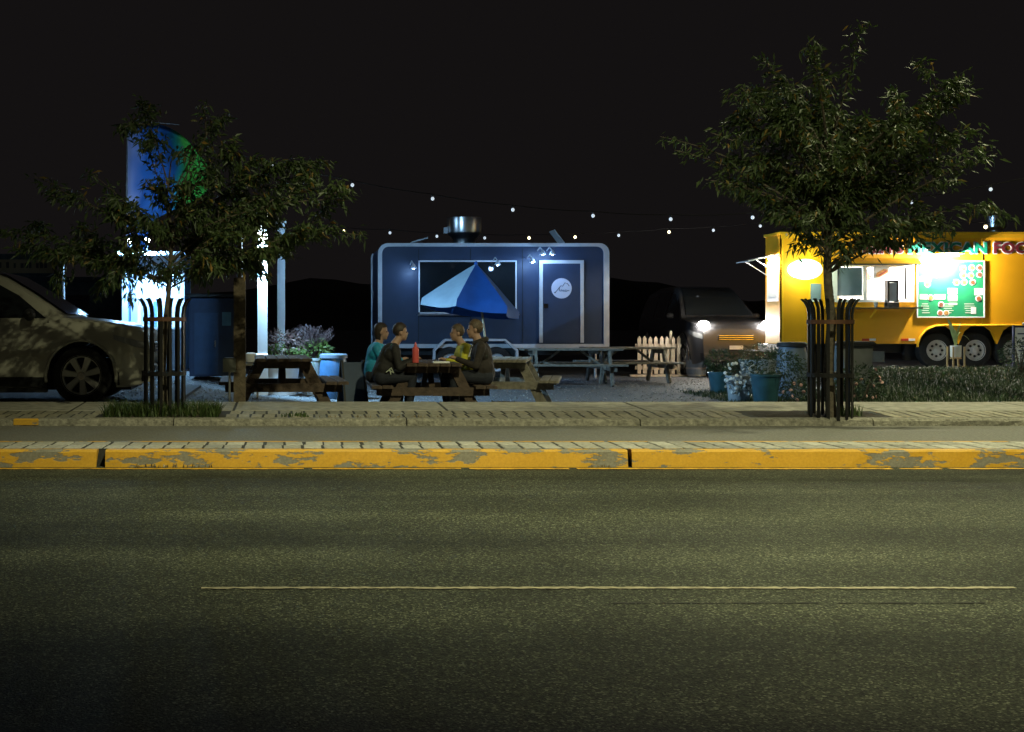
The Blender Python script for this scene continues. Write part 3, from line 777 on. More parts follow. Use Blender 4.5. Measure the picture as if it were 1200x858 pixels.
# ------------------------------------------------------------ cars
def make_car(name, loc, rz, paint, label, group=None, zs=1.0, front=False, lights_on=False, scale=1.0):
    t = thing(name, loc, label, 'car', rz, group, scale)
    TOP = [(0.0,.68),(-.012,.82),(-.05,.90),(-.13,.955),(-.35,1.0),(-.6,1.03),(-.99,1.07),(-1.38,1.33),(-1.8,1.575),(-2.1,1.65),(-2.7,1.68),(-3.4,1.66),(-4.05,1.56),(-4.42,1.15),(-4.55,1.0),(-4.63,.75),(-4.65,.6)]
    W1, W2 = -.81, -3.5
    def ztop(u):
        for (a, za), (b_, zb) in zip(TOP[:-1], TOP[1:]):
            if b_ <= u <= a:
                f = (a-u)/(a-b_); return za+(zb-za)*f
        return TOP[-1][1]
    def zbot(u):
        z = .215 + .06*sm(-.25, 0, u) + .1*sm(-4.4,-4.65,u)
        for w in (W1, W2):
            if abs(u-w) < .42: z = max(z, .36 + math.sqrt(max(0,.42**2-(u-w)**2)))
        return min(z, ztop(u)-.05)
    def W(u): return .915*(1 - .22*sm(-.45,.02,u)**2 - .16*sm(-4.2,-4.7,u))
    BELT = 1.03
    def yside(u, z):
        w = W(u)
        if z <= BELT: return w*(1 - .05*((z-.68)/.4)**2)
        return w*(.955 - .26*((z-BELT)/.62))
    us = sorted(set([0,-.006,-.015,-.03,-.07,-.12,-.2,-.3] + [round(-.39-.84*i/16,4) for i in range(17)] + [round(-1.3-.115*i,4) for i in range(16)] + [round(-3.08-.84*i/16,4) for i in range(17)] + [-4.05,-4.2,-4.42,-4.5,-4.55,-4.6,-4.63,-4.65]), reverse=True)
    rows = []
    for u in us:
        zt, zb = ztop(u), zbot(u); sec = []
        zl = min(zt - .025, BELT)
        for k in range(6):
            z = zb + (zl-zb)*k/5; sec.append((yside(u, z), z))
        yb = sec[-1][0]
        for k in range(1,5):
            if zt > BELT+.05:
                z = zl + (zt-.03-zl)*k/4; sec.append((yside(u, z), z))
            else: sec.append((yb*(1-.03*k), zl+(zt-zl)*(1-(1-k/4)**2)*.9))
        yt = sec[-1][0]
        sec += [(yt*.93, zt), (yt*.5, zt+.012), (0, zt+.018)]
        rows.append([(u, -y, z*zs) for y, z in sec] + [(u, y, z*zs) for y, z in reversed(sec[:-1])])
    b = MB(); n = len(rows[0])
    b.add([p for r_ in rows for p in r_], [(i*n+k, i*n+k+1, (i+1)*n+k+1, (i+1)*n+k) for i in range(len(rows)-1) for k in range(n-1)] + [tuple(range(n)), tuple(range((len(rows)-1)*n, len(rows)*n))])
    body = b.build('body', paint, t, True)
    MB().box((-2.3,0,.36*zs), (4.1,1.15,.38)).build('underbody', DARK, t)
    # arch lips
    for w in (W1, W2):
        for s_ in (-1,1):
            MB().tube([(w+.43*math.cos(a), s_*(yside(w+.43*math.cos(a), .6)+.004), (.36+.43*math.sin(a))*zs) for a in [math.pi*(-.06+1.12*k/20) for k in range(21)]], .02, 6).build('arch_lip', paint, t, True)
    def on_side(poly, s_, off=.006, mname=GLASS, nm='window'):
        m = MB(); m.add([(u, s_*(yside(u, z)+off), z*zs) for u, z in poly], [tuple(range(len(poly)))]); return m.build(nm, mname, t)
    for s_ in (-1,1):
        on_side([(-1.25,1.06),(-2.2,1.06),(-2.2,1.56),(-1.98,1.54),(-1.6,1.34)], s_)
        on_side([(-2.28,1.06),(-3.12,1.06),(-3.12,1.56),(-2.28,1.575)], s_)
        on_side([(-3.2,1.06),(-4.1,1.1),(-3.9,1.48),(-3.2,1.555)], s_)
        dr = on_side([(-1.21,.36),(-1.225,.36),(-1.225,1.02),(-1.21,1.02)], s_, .003, DARK, 'door_gap')
        on_side([(-2.235,.36),(-2.25,.36),(-2.25,1.02),(-2.235,1.02)], s_, .003, DARK, 'door_gap')
        on_side([(-1.24,.22),(-3.05,.22),(-3.05,.34),(-1.24,.34)], s_, .01, DARK, 'sill_cladding'); MB().box((-2.15, s_*.78, .2*zs),(1.8,.12,.1)).build('side_skirt', DARK, t)
        on_side([(-.02,.29),(-.375,.24),(-.375,.40),(-.02,.42)], s_, .008, DARK, 'bumper_cladding')
        MB().bar((-2.0, s_*(yside(-2.0,.9)+.02), .88*zs), (-2.16, s_*(yside(-2.1,.9)+.02), .88*zs), .03, .025).build('door_handle', CHROME, t)
        mir = MB().ball((-1.42, s_*(W(-1.4)+.09), 1.1*zs), .1, 12, 8, (.75,1.0,.75)).build('mirror', DARK, t, True)
        # headlight wraps round the corner
        hl = MB(); A = []
        for k in range(7):
            u = -.42 + .40*k/6; A.append((u, s_*(yside(u,.8)+.006), (.86-.10*k/6)*zs))
        B = [(p[0]+.004, p[1], p[2]-(.06+.03*min(k,4)/4)*zs) for k, p in enumerate(A)]
        hl.add(A+B, [(k,k+1,8+k,7+k) for k in range(6)]); hl.build('headlight', mat('headlight_glass', (.35,.36,.36), .1, .3, var=.2), t)
    ws = MB(); ru = [-1.0,-1.2,-1.38,-1.6,-1.8,-2.0]
    ws.add([p for u in ru for p in [(u+.004, y*(yside(u, ztop(u)-.03)*.88), (ztop(u)+.034)*zs) for y in (-1,-.5,0,.5,1)]], [(i*5+k,i*5+k+1,(i+1)*5+k+1,(i+1)*5+k) for i in range(5) for k in range(4)])
    ws.build('windshield', GLASS, t, True)
    # front face
    MB().box((.005,0,.70*zs), (.05,.80,.13), bev=.02).build('grille', DARK, t)
    for k in range(3): MB().box((.034,0,(.665+.035*k)*zs), (.012,.76,.010)).build('grille_bar', CHROME, t)
    MB().box((.012,0,.43*zs), (.06,1.0,.13), bev=.03).build('lower_intake', DARK, t)
    MB().box((.045,0,.52*zs), (.012,.3,.085)).build('number_plate', WHITE, t)
    for s_ in (-1,1):
        MB().ball((-.13, s_*.60, .46*zs), .07, 10, 6, (1.2,1,.8)).build('fog_lamp', DARK, t, True)
        for w in (W1, W2):
            wh = thing('wheel', (0,0,0), None, None); del_keys = list(wh.keys())
            Mw = Matrix.Rotation(R(90), 3, 'X'); wc = (w, s_*.80, .36)
            bpy.data.objects.remove(wh)
            tyre = MB().lathe([(.235,-.105),(.30,-.115),(.345,-.095),(.36,-.05),(.36,.05),(.345,.095),(.30,.115),(.235,.105)], wc, 36, M=Mw).build('tyre', RUBBER, t, True)
            rm = MB(); rm.lathe([(.235,-.1),(.25,-.108),(.245,-.09),(.22,-.08),(.22,.08),(.245,.09),(.25,.108),(.235,.1)], wc, 36, M=Mw)
            rm.build('rim', RIMM, tyre, True)
            MB().lathe([(.0001,-.02),(.215,-.02),(.215,.0),(.0001,.0)], wc, 24, M=Mw).build('brake_disc', DARK, tyre)
            for k in range(7):
                a = 2*math.pi*k/7+.3; c, s2 = math.cos(a), math.sin(a); yo = wc[1]+s_*.085; yi = wc[1]+s_*.06
                def q(r, off, y): return (wc[0]+c*r-s2*off, y, wc[2]+s2*r+c*off)
                sp = MB(); sp.add([q(.03,-.022,yo),q(.03,.022,yo),q(.236,.040,yo+s_*.015),q(.236,-.040,yo+s_*.015),q(.03,-.03,yi),q(.03,.03,yi),q(.236,.048,yi),q(.236,-.048,yi)],[(0,1,2,3),(4,7,6,5),(0,4,5,1),(1,5,6,2),(2,6,7,3),(3,7,4,0)])
                sp.build('spoke', RIMM, tyre)
            MB().lathe([(.0001,-.035),(.05,-.035),(.055,-.01),(.055,.01),(.05,.035),(.0001,.035)], (wc[0],wc[1]+s_*.07,wc[2]), 16, M=Mw).build('hub_cap', CHROME, tyre, True)
    return t
SILVER = mat('champagne_paint', (.40,.39,.33), .28, .08, var=.05)
SILVER.node_tree.nodes['Principled BSDF'].inputs['Coat Weight'].default_value = .6
SILV2 = mat('dark_car_paint', (.07,.07,.075), .3, .3, var=.05)
CARZ = LZ(-3, 15)
make_car('parked_car', (X(174,96), D(96.5)+.92, .065), 0, SILVER, 'silver champagne car parked behind the sidewalk with its wheel by the tree guard', zs=1.0)
pad = MB(); pad.prism([(13.99,-.1),(19.5,-.1),(19.5,.06),(13.99,.064)], 'x', -30, -1.45)
structure(pad.build('parking_pad', mat('parking_asphalt', (.05,.05,.05), .85, var=.3, scale=30, bump=.4)))
HX, HY = X(862,53), D(53)
c2 = make_car('car_with_headlights', (HX, HY, -.1), R(-90), SILV2, 'dark car facing the road with its headlights shining, between picket fence and yellow truck', zs=1.22)
HEAD = mat('headlamp_glow', (1,1,1), .3, var=0, emit=(1.0,.95,.86), estr=260)
for s_ in (-1,1):
    hl = MB().ball((-.02, s_*.70, .93*1.22), .115, 14, 8, (.5,1.1,.8)).build('headlamp', HEAD, c2, True)
    light('headlamp_light', 'SPOT', (.10, s_*.70, .93*1.22), P_HEAD, (1.0,.95,.86), c2, .06, (0, R(-88), 0), 80, .6)
# ------------------------------------------------------------ lettering
def text_mesh(s, size, m, name, parent, loc, rot, off=0.0, ext=0.004, spacing=1.0, width=None):
    c = bpy.data.curves.new(name, 'FONT'); c.body = s; c.size = size; c.extrude = ext; c.offset = off; c.space_character = spacing
    c.align_x = 'LEFT'; c.resolution_u = 3
    o = bpy.data.objects.new('text_src', c); COL.objects.link(o)
    me = bpy.data.meshes.new_from_object(o.evaluated_get(bpy.context.evaluated_depsgraph_get()))
    bpy.data.objects.remove(o)
    xs = [v.co.x for v in me.vertices]
    if width:
        k = width/(max(xs)-min(xs)); x0 = min(xs)
        for v in me.vertices: v.co.x = (v.co.x-x0)*k
    me.materials.clear(); me.materials.append(m)
    o = bpy.data.objects.new(name, me); COL.objects.link(o); o.parent = parent; o.location = loc; o.rotation_euler = rot
    return o
# ------------------------------------------------------------ yellow food truck
TZ = .18
tk = thing('food_truck', (X(915,60), D(60), TZ), 'yellow food truck trailer with green menu board and large lettering', 'food truck')
def tx(px): return (px-915)/60.0
def tzz(py): return 1.05-(py-380)/60.0-TZ
ZB, ZT = .487, 2.62
def bx2(x0, x1, y0, y1, z0, z1, name, m, parent=tk, bev=0):
    return MB().box(((x0+x1)/2,(y0+y1)/2,(z0+z1)/2), (x1-x0,y1-y0,z1-z0), bev=bev).build(name, m, parent)
LEN = 7.4; WX0, WX1, WZ0, WZ1 = 1.0, 2.55, 1.34, 2.0
bx2(0, WX0, 0, .05, ZB, ZT, 'wall_panel', YEL)
bx2(WX0, WX1, 0, .05, WZ1, ZT, 'wall_panel', YEL)
bx2(WX0, WX1, 0, .05, ZB, WZ0, 'wall_panel', YEL)
prof = [(WX1,ZB),(2.66,ZB),(2.71,.62),(2.83,.76),(3.0,.84),(3.22,.84),(3.36,.74),(3.475,.48),(3.59,.74),(3.73,.84),(3.97,.84),(4.11,.74),(4.225,.48),(4.34,.74),(4.48,.84),(4.75,.84),(4.95,.75),(5.06,ZB),(LEN,ZB),(LEN,ZT),(WX1,ZT)]
MB().prism(prof, 'y', 0, .05).build('wall_panel', YEL, tk)
MB().prism([(0,0),(.04,0),(.04,.75),(0,.75)], 'z', ZB, ZT).build('end_wall', YEL, tk)
MB().prism([(0,.75),(.04,.75),(1.54,2.2),(1.5,2.2)], 'z', ZB, ZT).build('nose_wall', YEL, tk)
bx2(1.54, LEN, 2.15, 2.2, ZB, ZT, 'rear_wall', YEL); bx2(LEN-.04, LEN, .05, 2.15, ZB, ZT, 'end_wall', YEL)
MB().prism([(-.03,-.03),(LEN+.03,-.03),(LEN+.03,2.23),(1.5,2.23),(-.03,.77)], 'z', ZT, ZT+.05).build('roof', YELT, tk)
MB().prism([(0.05,.46),(LEN-.05,.46),(LEN-.05,2.1),(1.5,2.1),(0.05,.75)], 'z', ZB-.02, ZB+.03).build('floor', DARK, tk)
for a, b_ in ((.035,.035),(.56,.03),(3.93,.014),(5.6,.014)):
    bx2(a-b_/2, a+b_/2, -.012, -.001, ZB+.4 if a > 2.6 else ZB, ZT, 'corner_trim' if a < .1 else 'seam_trim', YELT)
bx2(0, LEN, -.016, -.002, ZT-.07, ZT-.001, 'roof_trim', YELT)
MB().tube([(2.66,-.02,ZB-.06),(2.66,-.02,ZB),(2.71,-.02,.62),(2.83,-.02,.76),(3.0,-.02,.84),(3.22,-.02,.85),(4.0,-.02,.85),(4.75,-.02,.85),(4.95,-.02,.76),(5.06,-.02,ZB)], .022, 8).build('fender_trim', YELT, tk, True)
bx2(2.6, 5.1, .35, .45, .15, .98, 'wheel_well', DARK); bx2(.3, LEN-.3, .5, 1.9, .3, .46, 'chassis', DARK)
Mw = Matrix.Rotation(R(90), 3, 'X')
for wx in (3.1, 3.85, 4.6):
    tyre = MB().lathe([(.19,-.1),(.28,-.11),(.335,-.09),(.355,-.04),(.355,.04),(.335,.09),(.28,.11),(.19,.1)], (wx,.2,.357), 32, M=Mw).build('wheel', RUBBER, tk, True)
    rim = MB().lathe([(.19,-.11),(.205,-.115),(.2,-.09),(.16,-.07),(.07,-.075),(.065,-.10),(.0001,-.11)], (wx,.2,.357), 28, M=Mw)
    rim = MB(); rim.lathe([(.0001,.11),(.065,.10),(.07,.075),(.16,.07),(.2,.09),(.205,.115),(.19,.11)], (wx,.2,.357), 28, M=Mw, cap=False); rim.build('rim', mat('grey_steel_rim', (.5,.5,.5), .45, .1), tyre, True)
    for k in range(8):
        a = 2*math.pi*k/8
        MB().lathe([(.024,0),(.024,.012),(.0001,.014)], (wx+.115*math.cos(a), .122, .357+.115*math.sin(a)), 8, M=Mw).build('rim_hole', DARK, tyre)
# serving window, interior, counter
INW = mat('white_interior', (.72,.74,.76), .5, var=.05)
for nm, a in (('interior_wall', (.9, 2.9, 1.7, 1.74, .9, 2.5)), ('interior_wall', (.86, .9, .06, 1.74, .9, 2.5)), ('interior_wall', (2.9, 2.94, .06, 1.74, .9, 2.5)), ('interior_ceiling', (.9, 2.9, .06, 1.7, 2.45, 2.5)), ('interior_floor', (.9, 2.9, .06, 1.7, .9, .94))):
    bx2(*a, nm, INW)
bx2(1.0, 1.75, 1.3, 1.69, .95, 1.55, 'interior_fridge', ALU); bx2(1.95, 2.75, 1.2, 1.69, 1.05, 1.35, 'interior_worktop', ALU)
bx2(2.0, 2.7, 1.5, 1.69, 1.75, 1.79, 'interior_shelf', ALU)
for k in range(4): MB().lathe([(.06,0),(.065,.02),(.065,.14),(.05,.16)], (2.08+.17*k, 1.58, 1.80), 12).build('interior_jar', mat('jar%d' % (k % 2), ((.5,.16,.08),(.25,.3,.3))[k % 2], .5), tk, True)
lampb = MB().box((1.85,.9,2.42), (.9,.12,.05), bev=.01).build('interior_lamp', mat('tube_glow', (1,1,1), .4, var=0, emit=(1,.98,.92), estr=25), tk)
light('interior_light', 'POINT', (1.85,.7,2.3), P_INSIDE, (1,.97,.9), tk, .2)
wf = MB()
for a in ((WX0-.04,WX0+.015,WZ0-.04,WZ1+.04),(WX1-.015,WX1+.04,WZ0-.04,WZ1+.04),(WX0+.015,WX1-.015,WZ0-.04,WZ0+.012),(WX0+.015,WX1-.015,WZ1-.012,WZ1+.04),(1.60,1.67,WZ0+.012,WZ1-.012),(1.02,1.09,WZ0+.012,WZ1-.012)):
    wf.box(((a[0]+a[1])/2,-.008,(a[2]+a[3])/2),(a[1]-a[0],.05,a[3]-a[2]))
wfo = wf.build('window_frame', WHITE, tk)
bx2(1.10, 1.59, .0, .01, WZ0+.08, WZ1-.02, 'screen_pane', GLASSB, wfo)
bx2(2.42, 2.46, .0, .02, WZ0+.02, WZ1-.02, 'sliding_rail', ALU, wfo)
pp = bx2(1.82, 2.14, .02, .026, 1.76, 1.99, 'food_poster', WHITE)
MB().prism([(1.86,1.80),(1.93,1.79),(2.1,1.88),(2.1,1.94),(2.02,1.95),(1.88,1.87)], 'y', .012, .019).build('poster_print', mat('bun_print', (.5,.25,.08), .5, var=.4, scale=25), pp)
MB().prism([(1.9,1.825),(1.94,1.815),(2.08,1.90),(2.06,1.92)], 'y', .006, .011).build('poster_print', mat('sausage_print', (.35,.06,.03), .5, var=.3, scale=25), pp)
bx2(.78, 2.62, -.30, -.002, 1.17, 1.195, 'counter_shelf', ALU)
for a in (.9, 1.75, 2.5): MB().bar((a,-.01,1.0),(a,-.26,1.165), .025, .025).build('shelf_bracket', YELT, tk)
hood = MB().prism([(0,2.06),(-.16,2.03),(-.16,2.07),(0,2.16)], 'x', .98, 2.66).build('window_hood', YELT, tk)
bx2(.98, 2.66, -.175, -.161, 2.02, 2.045, 'hood_edge', DARK, hood)
bx2(.58, .78, -.014, -.002, 1.33, 1.66, 'small_window', GLASSB); bx2(.56, .80, -.02, -.0145, 1.31, 1.335, 'window_sill', WHITE)
nd = thing('sauce_dispenser', (X(915,60)+tx(1040), D(60)-.16, TZ+1.196), 'tall dark framed dispenser standing on the yellow truck counter', 'dispenser')
for a in (-.09,.09): MB().box((a,0,.26),(.03,.12,.46)).build('side_frame', DARK, nd)
MB().box((0,0,.505),(.21,.13,.035), bev=.01).build('top', DARK, nd); MB().box((0,0,.05),(.21,.16,.1), bev=.01).build('base', DARK, nd); MB().box((0,.0,.30),(.15,.1,.36)).build('tank', mat('clear_tank', (.6,.62,.62), .2, var=.05), nd)
cp = MB().lathe([(.028,0),(.04,.1),(.042,.1),(.036,.1),(.026,.004)], n=14).build('paper_cup', mat('grey_cup', (.2,.22,.24), .6), loc=(X(915,60)+tx(1022), D(60)-.15, TZ+1.196)); tag(cp, 'small grey cup beside the dispenser on the truck counter', 'cup')
# left end: window, flap awning, lamp
ew = MB().box((-.008,.36,1.72),(.016,.56,.80)).build('end_window', WHITE, tk)
MB().box((-.020,.36,1.72),(.008,.38,.62)).build('pane', mat('pale_pane', (.55,.58,.62), .3), ew)
MB().bar((-.02,.36,2.24),(-.62,.36,2.10), .62, .02).build('flap_awning', WHITE, tk)
for yy in (.08,.64): MB().tube([(-.02,yy,1.85),(-.45,yy,2.13)], .009, 6).build('awning_strut', ALU, tk)
LG = mat('lamp_glow', (1,1,1), .3, var=0, emit=(1,.93,.75), estr=120)
el = MB().box((-.10,.10,2.16),(.14,.16,.06), bev=.02).build('end_lamp', LG, tk)
light('end_lamp_light', 'POINT', (-.18,.06,2.1), P_ENDLAMP, (1,.92,.72), tk, .06)
# oval lit sign
osn = MB(); ov = [(tx(941)+.31*math.cos(a), tzz(316)+.185*math.sin(a)) for a in [2*math.pi*k/28 for k in range(28)]]
osn.prism(ov, 'y', -.11, -.02); oso = osn.build('oval_sign', mat('oval_sign_glow', (1,1,1), .4, var=0, emit=(.95,1.0,.86), estr=9), tk)
ring = MB().tube([(p[0],-.115,p[1]) for p in ov+ov[:1]], .018, 6).build('sign_rim', mat('green_rim', (.05,.4,.15), .4, var=0, emit=(.25,1.0,.4), estr=5), oso, True)
light('oval_sign_light', 'POINT', (tx(941),-.38,tzz(317)), 34, (.85,1.0,.6), tk, .15)
# menu board
mx0, mx1, mz0, mz1 = tx(1075), tx(1152), tzz(371), tzz(307)
mb_ = bx2(mx0, mx1, -.022, -.003, mz0, mz1, 'menu_board', mat('menu_green', (.02,.26,.12), .45, var=.1))
for a in ((mx0-.02,mx1+.02,mz1,mz1+.022),(mx0-.02,mx1+.02,mz0-.022,mz0),(mx0-.02,mx0,mz0,mz1),(mx1,mx1+.02,mz0,mz1)): bx2(a[0],a[1],-.03,-.003,a[2],a[3],'menu_frame',WHITE,mb_)
DISH = [mat('dish_a', (.35,.12,.05), .6, var=.5, scale=40), mat('dish_b', (.42,.24,.07), .6, var=.5, scale=40), mat('dish_c', (.2,.08,.04), .6, var=.5, scale=40)]
PANEL = mat('menu_panel', (.62,.7,.62), .5, var=.1, scale=20)
for i, (px, py) in enumerate(((1128,315),(1138,314),(1147,314),(1128,323),(1137,323),(1147,322),(1120,331),(1129,331),(1139,331),(1146,350),(1090,349),(1102,357),(1101,367),(1108,367),(1085,320),(1096,322),(1086,333))):
    cx, cz = tx(px), tzz(py)
    pl = MB().lathe([(.062,0),(.062,.004)], (cx,-.0225,cz), 14, M=Mw).build('menu_plate', WHITE, mb_)
    MB().lathe([(.044,0),(.044,.003)], (cx,-.0275,cz), 12, M=Mw).build('menu_dish', DISH[i % 3], pl)
for (a, b_, c, d) in ((1077,1086,345,351),(1094,1107,345,351),(1110,1121,338,345),(1110,1121,346,353),(1141,1151,338,346),(1077,1090,324,330),(1111,1121,355,357.5),(1137,1143,360,368)):
    bx2(tx(a), tx(b_), -.026, -.0225, tzz(d), tzz(c), 'menu_panel', PANEL if d-c < 7.6 else WHITE, mb_)
for r_ in range(5):
    for c_ in range(3):
        a = 1078+25*c_+random.uniform(0,3); bx2(tx(a), tx(a+random.uniform(7,12)), -.0245, -.0225, tzz(356.6+2.6*r_), tzz(355.8+2.6*r_), 'menu_text_line', PANEL, mb_)
mlp = MB(); mlp.tube([(tx(1107),-.01,tzz(292)),(tx(1107),-.22,tzz(292)),(tx(1107),-.26,tzz(298))], .012, 6)
ml = mlp.build('menu_lamp_arm', DARK, tk)
MB().box((tx(1107),-.27,tzz(299.5)),(.22,.07,.05), bev=.015).build('menu_lamp', LG, ml)
MB().bar((tx(1107)-.24,-.2,tzz(297.5)),(tx(1107)+.24,-.2,tzz(297.5)),.34,.015).build('lamp_shade', YELT, ml)  # plate added above the lamp to keep its light off the lettering
light('menu_lamp_light', 'POINT', (tx(1104),-.22,tzz(305)), P_MENU, (1,.93,.75), tk, .05)
# lettering
GRN = mat('letter_green', (.01,.23,.15), .4, var=0); MAR = mat('letter_maroon', (.16,.02,.03), .4, var=0)
for s_, x0, x1, m in (("REN'S", 1011, 1058, MAR), ('MEXICAN', 1064, 1156, GRN), ('FOOD', 1164, 1220, MAR)):
    text_mesh(s_, .285, m, 'lettering', tk, (tx(x0), -.019, tzz(296.5)), (R(90),0,0), .010, .003, 1.06, tx(x1)-tx(x0))
    text_mesh(s_, .285, WHITE, 'lettering_outline', tk, (tx(x0)-.014, -.010, tzz(296.5)), (R(90),0,0), .024, .003, 1.06, tx(x1)-tx(x0)+.028)
for a in (1010, 1056):
    bx2(tx(a), tx(a)+.14, -.008, -.002, .545, .59, 'reflector', mat('red_reflector', (.5,.03,.01), .4)); bx2(tx(a)+.145, tx(a)+.27, -.008, -.002, .545, .59, 'reflector', WHITE)
bx2(1.58, 2.05, .05, .4, .13, .34, 'battery_box', mat('grey_box2', (.12,.13,.12), .7))
bx2(4.9, 5.2, 1.9, 2.0, ZT+.05, ZT+.06, 'vent_base', ALU)
MB().lathe([(.12,ZT+.05),(.12,ZT+.14),(.18,ZT+.2),(.19,ZT+.42),(.17,ZT+.43)], (4.62,.7,0), 24).build('roof_vent', ALU, tk, True)
MB().tube([(.1,-.02,ZT-.02),(.1,-.02,ZT+.02)], .02, 6).build('roof_clip', ALU, tk)

# ------------------------------------------------------------ dark trailer kitchen
RZ = LZ(4, 26); rs = 53.0
tr = thing('kitchen_trailer', (X(443,rs), D(rs), RZ), 'dark kitchen trailer with pale rounded corner trim, steel roof vent and round door logo', 'trailer')
def rx(px): return (px-443)/rs
def rz_(py): return 1.05-(py-380)/rs-RZ
TL, TB, TT, TD = rx(714), rz_(408), rz_(285), 2.15
def rrect(x0, x1, z0, z1, r):
    pts = [(x0,z0),(x1,z0)]
    for (cx, cz, a0) in ((x1-r,z1-r,0),(x0+r,z1-r,90)):
        for k in range(7): a = R(a0+15*k); pts.append((cx+r*math.cos(a), cz+r*math.sin(a)))
    return pts
body = MB().prism(rrect(.02, TL-.02, TB+.03, TT-.02, .2), 'y', .03, TD).build('body', TRAIL, tr)
# rounded trim round the front face
def trim_strip(outer, inner, y0, y1):
    b = MB(); n = len(outer); vs_ = []
    for o_, i_ in zip(outer, inner): vs_ += [(o_[0],y0,o_[1]),(i_[0],y0,i_[1]),(i_[0],y1,i_[1]),(o_[0],y1,o_[1])]
    b.add(vs_, [(k*4+q,(k+1)*4+q,(k+1)*4+(q+1)%4,k*4+(q+1)%4) for k in range(n-1) for q in range(4)] + [(0,1,2,3),(n*4-1,n*4-2,n*4-3,n*4-4)]); return b
o_ = rrect(0, TL, TB, TT, .22); i_ = rrect(.09, TL-.12, TB, TT-.075, .15)
o2 = o_[1:]+o_[:1]; i2 = i_[1:]+i_[:1]
trim_strip(o2, i2, -.012, .035).build('edge_trim', WHITET, tr)
bx3 = lambda x0,x1,y0,y1,z0,z1,nm,m,par=tr,bev=0: MB().box(((x0+x1)/2,(y0+y1)/2,(z0+z1)/2),(x1-x0,y1-y0,z1-z0),bev=bev).build(nm,m,par)
bx3(.09, TL-.12, -.008, .032, TB, TB+.09, 'bottom_trim', WHITET)
trim_strip([(p[0]-.012,p[1]) for p in o2[12:]], [(p[0]+.05,p[1]) for p in o2[12:]], TD-.08, TD+.01).build('rear_trim', WHITET, tr)
for k in range(4):
    xx = .9+1.15*k
    if not (rx(628) < xx < rx(688)): bx3(xx-.006, xx+.006, .022, .029, TB+.12, TT-.12, 'panel_seam', DARK)
# door
dx0, dx1, dz0, dz1 = rx(632), rx(684), TB+.02, rz_(305)
dr = bx3(dx0+.06, dx1-.06, .0, .028, dz0+.1, dz1-.06, 'door', TRAIL)
for a in ((dx0,dx0+.075,dz0+.1,dz1),(dx1-.075,dx1,dz0+.1,dz1),(dx0+.075,dx1-.075,dz1-.075,dz1)): bx3(a[0],a[1],-.018,.027,a[2],a[3],'door_frame',WHITET,dr)
bx3(dx0+.09, dx0+.19, -.03, -.001, rz_(361), rz_(356), 'handle', CHROME, dr)
lg = MB(); lc = (rx(658), rz_(338)); lg.lathe([(.225,0),(.225,.005)], (lc[0],-.001,lc[1]), 32, M=Mw); lgo = lg.build('round_logo', mat('logo_white', (.62,.66,.8), .5, var=.03), dr)
INK = mat('logo_ink', (.03,.04,.09), .5, var=0)
def stroke(pts, w, nm): return MB().tube([(lc[0]+p[0],-.008,lc[1]+p[1]) for p in pts], w, 5).build(nm, INK, lgo)
stroke([(-.17,-.10),(-.12,-.07),(-.05,.02),(-.01,.06),(.02,.045),(.08,.13),(.10,.10),(.12,.115),(.17,.05)], .007, 'logo_ridge')
stroke([(-.15,-.11),(-.08,-.02),(-.045,.035),(-.05,-.06),(-.02,-.065),(-.0,-.02),(.01,-.07),(.035,-.03),(.05,-.07),(.06,-.035),(.08,-.07),(.095,-.02),(.105,-.07),(.14,-.04),(.17,-.05)], .006, 'logo_script')
# serving window with frame
wx0, wx1, wz0, wz1 = rx(492), rx(604), rz_(366), rz_(307)
win = bx3(wx0, wx1, .01, .028, wz0, wz1, 'serving_window', GLASS)
for a in ((wx0-.03,wx0,wz0,wz1+.03),(wx1,wx1+.03,wz0,wz1+.03),(wx0,wx1,wz1,wz1+.035),(wx0,wx1,wz0-.03,wz0)): bx3(a[0],a[1],-.006,.027,a[2],a[3],'window_frame',WHITET,win)
bx3(wx0-.05, wx1+.05, -.2, -.001, wz0-.07, wz0-.045, 'window_shelf', ALU)
# wall fixtures
for px, py in ((481,313),(578,309),(618,306),(630,297),(641,297)):
    fx = MB(); x_, z_ = rx(px), rz_(py); fx.tube([(x_,.02,z_+.06),(x_,-.25,z_+.12),(x_+.03,-.40,z_+.04)], .014, 6); f_ = fx.build('lamp_arm', WHITET, tr)
    MB().lathe([(.02,.05),(.035,.03),(.07,-.05),(.0001,-.04)], (x_+.03,-.40,z_+.0), 12).build('lamp_shade', WHITET, f_, True)
    MB().ball((x_+.03,-.40,z_-.045), .028, 10, 6).build('lamp_bulb', mat('trailer_bulb', (1,1,1), .3, var=0, emit=(.6,.78,1.0), estr=2), f_, True); light('trailer_lamp_light', 'POINT', (x_+.03,-.46,z_-.09), P_TRAIL, (.30,.55,1.0), tr, .05)
# roof gear
vx = rx(551)
MB().lathe([(.25,TT-.02),(.25,TT+.13),(.29,TT+.19),(.37,TT+.26),(.385,TT+.30),(.395,TT+.63),(.38,TT+.64),(.365,TT+.62),(.355,TT+.3)], (vx,.9,0), 32).build('exhaust_vent', ALU, tr, True)
bx3(vx-.47, vx-.38, .8, .95, TT+.28, TT+.42, 'vent_motor', WHITET)
hb_ = bx3(rx(486), rx(506), .7, 1.3, TT-.02, TT+.05, 'roof_hatch', WHITET); MB().bar((rx(486),.8,TT+.06),(rx(505),.8,TT+.16), .5, .03).build('hatch_lid', WHITET, hb_)
hb2 = bx3(rx(648), rx(668), .7, 1.3, TT-.02, TT+.05, 'roof_hatch', WHITET); MB().bar((rx(668),.8,TT+.04),(rx(656),.8,TT+.34), .5, .03).build('hatch_lid', WHITET, hb2)
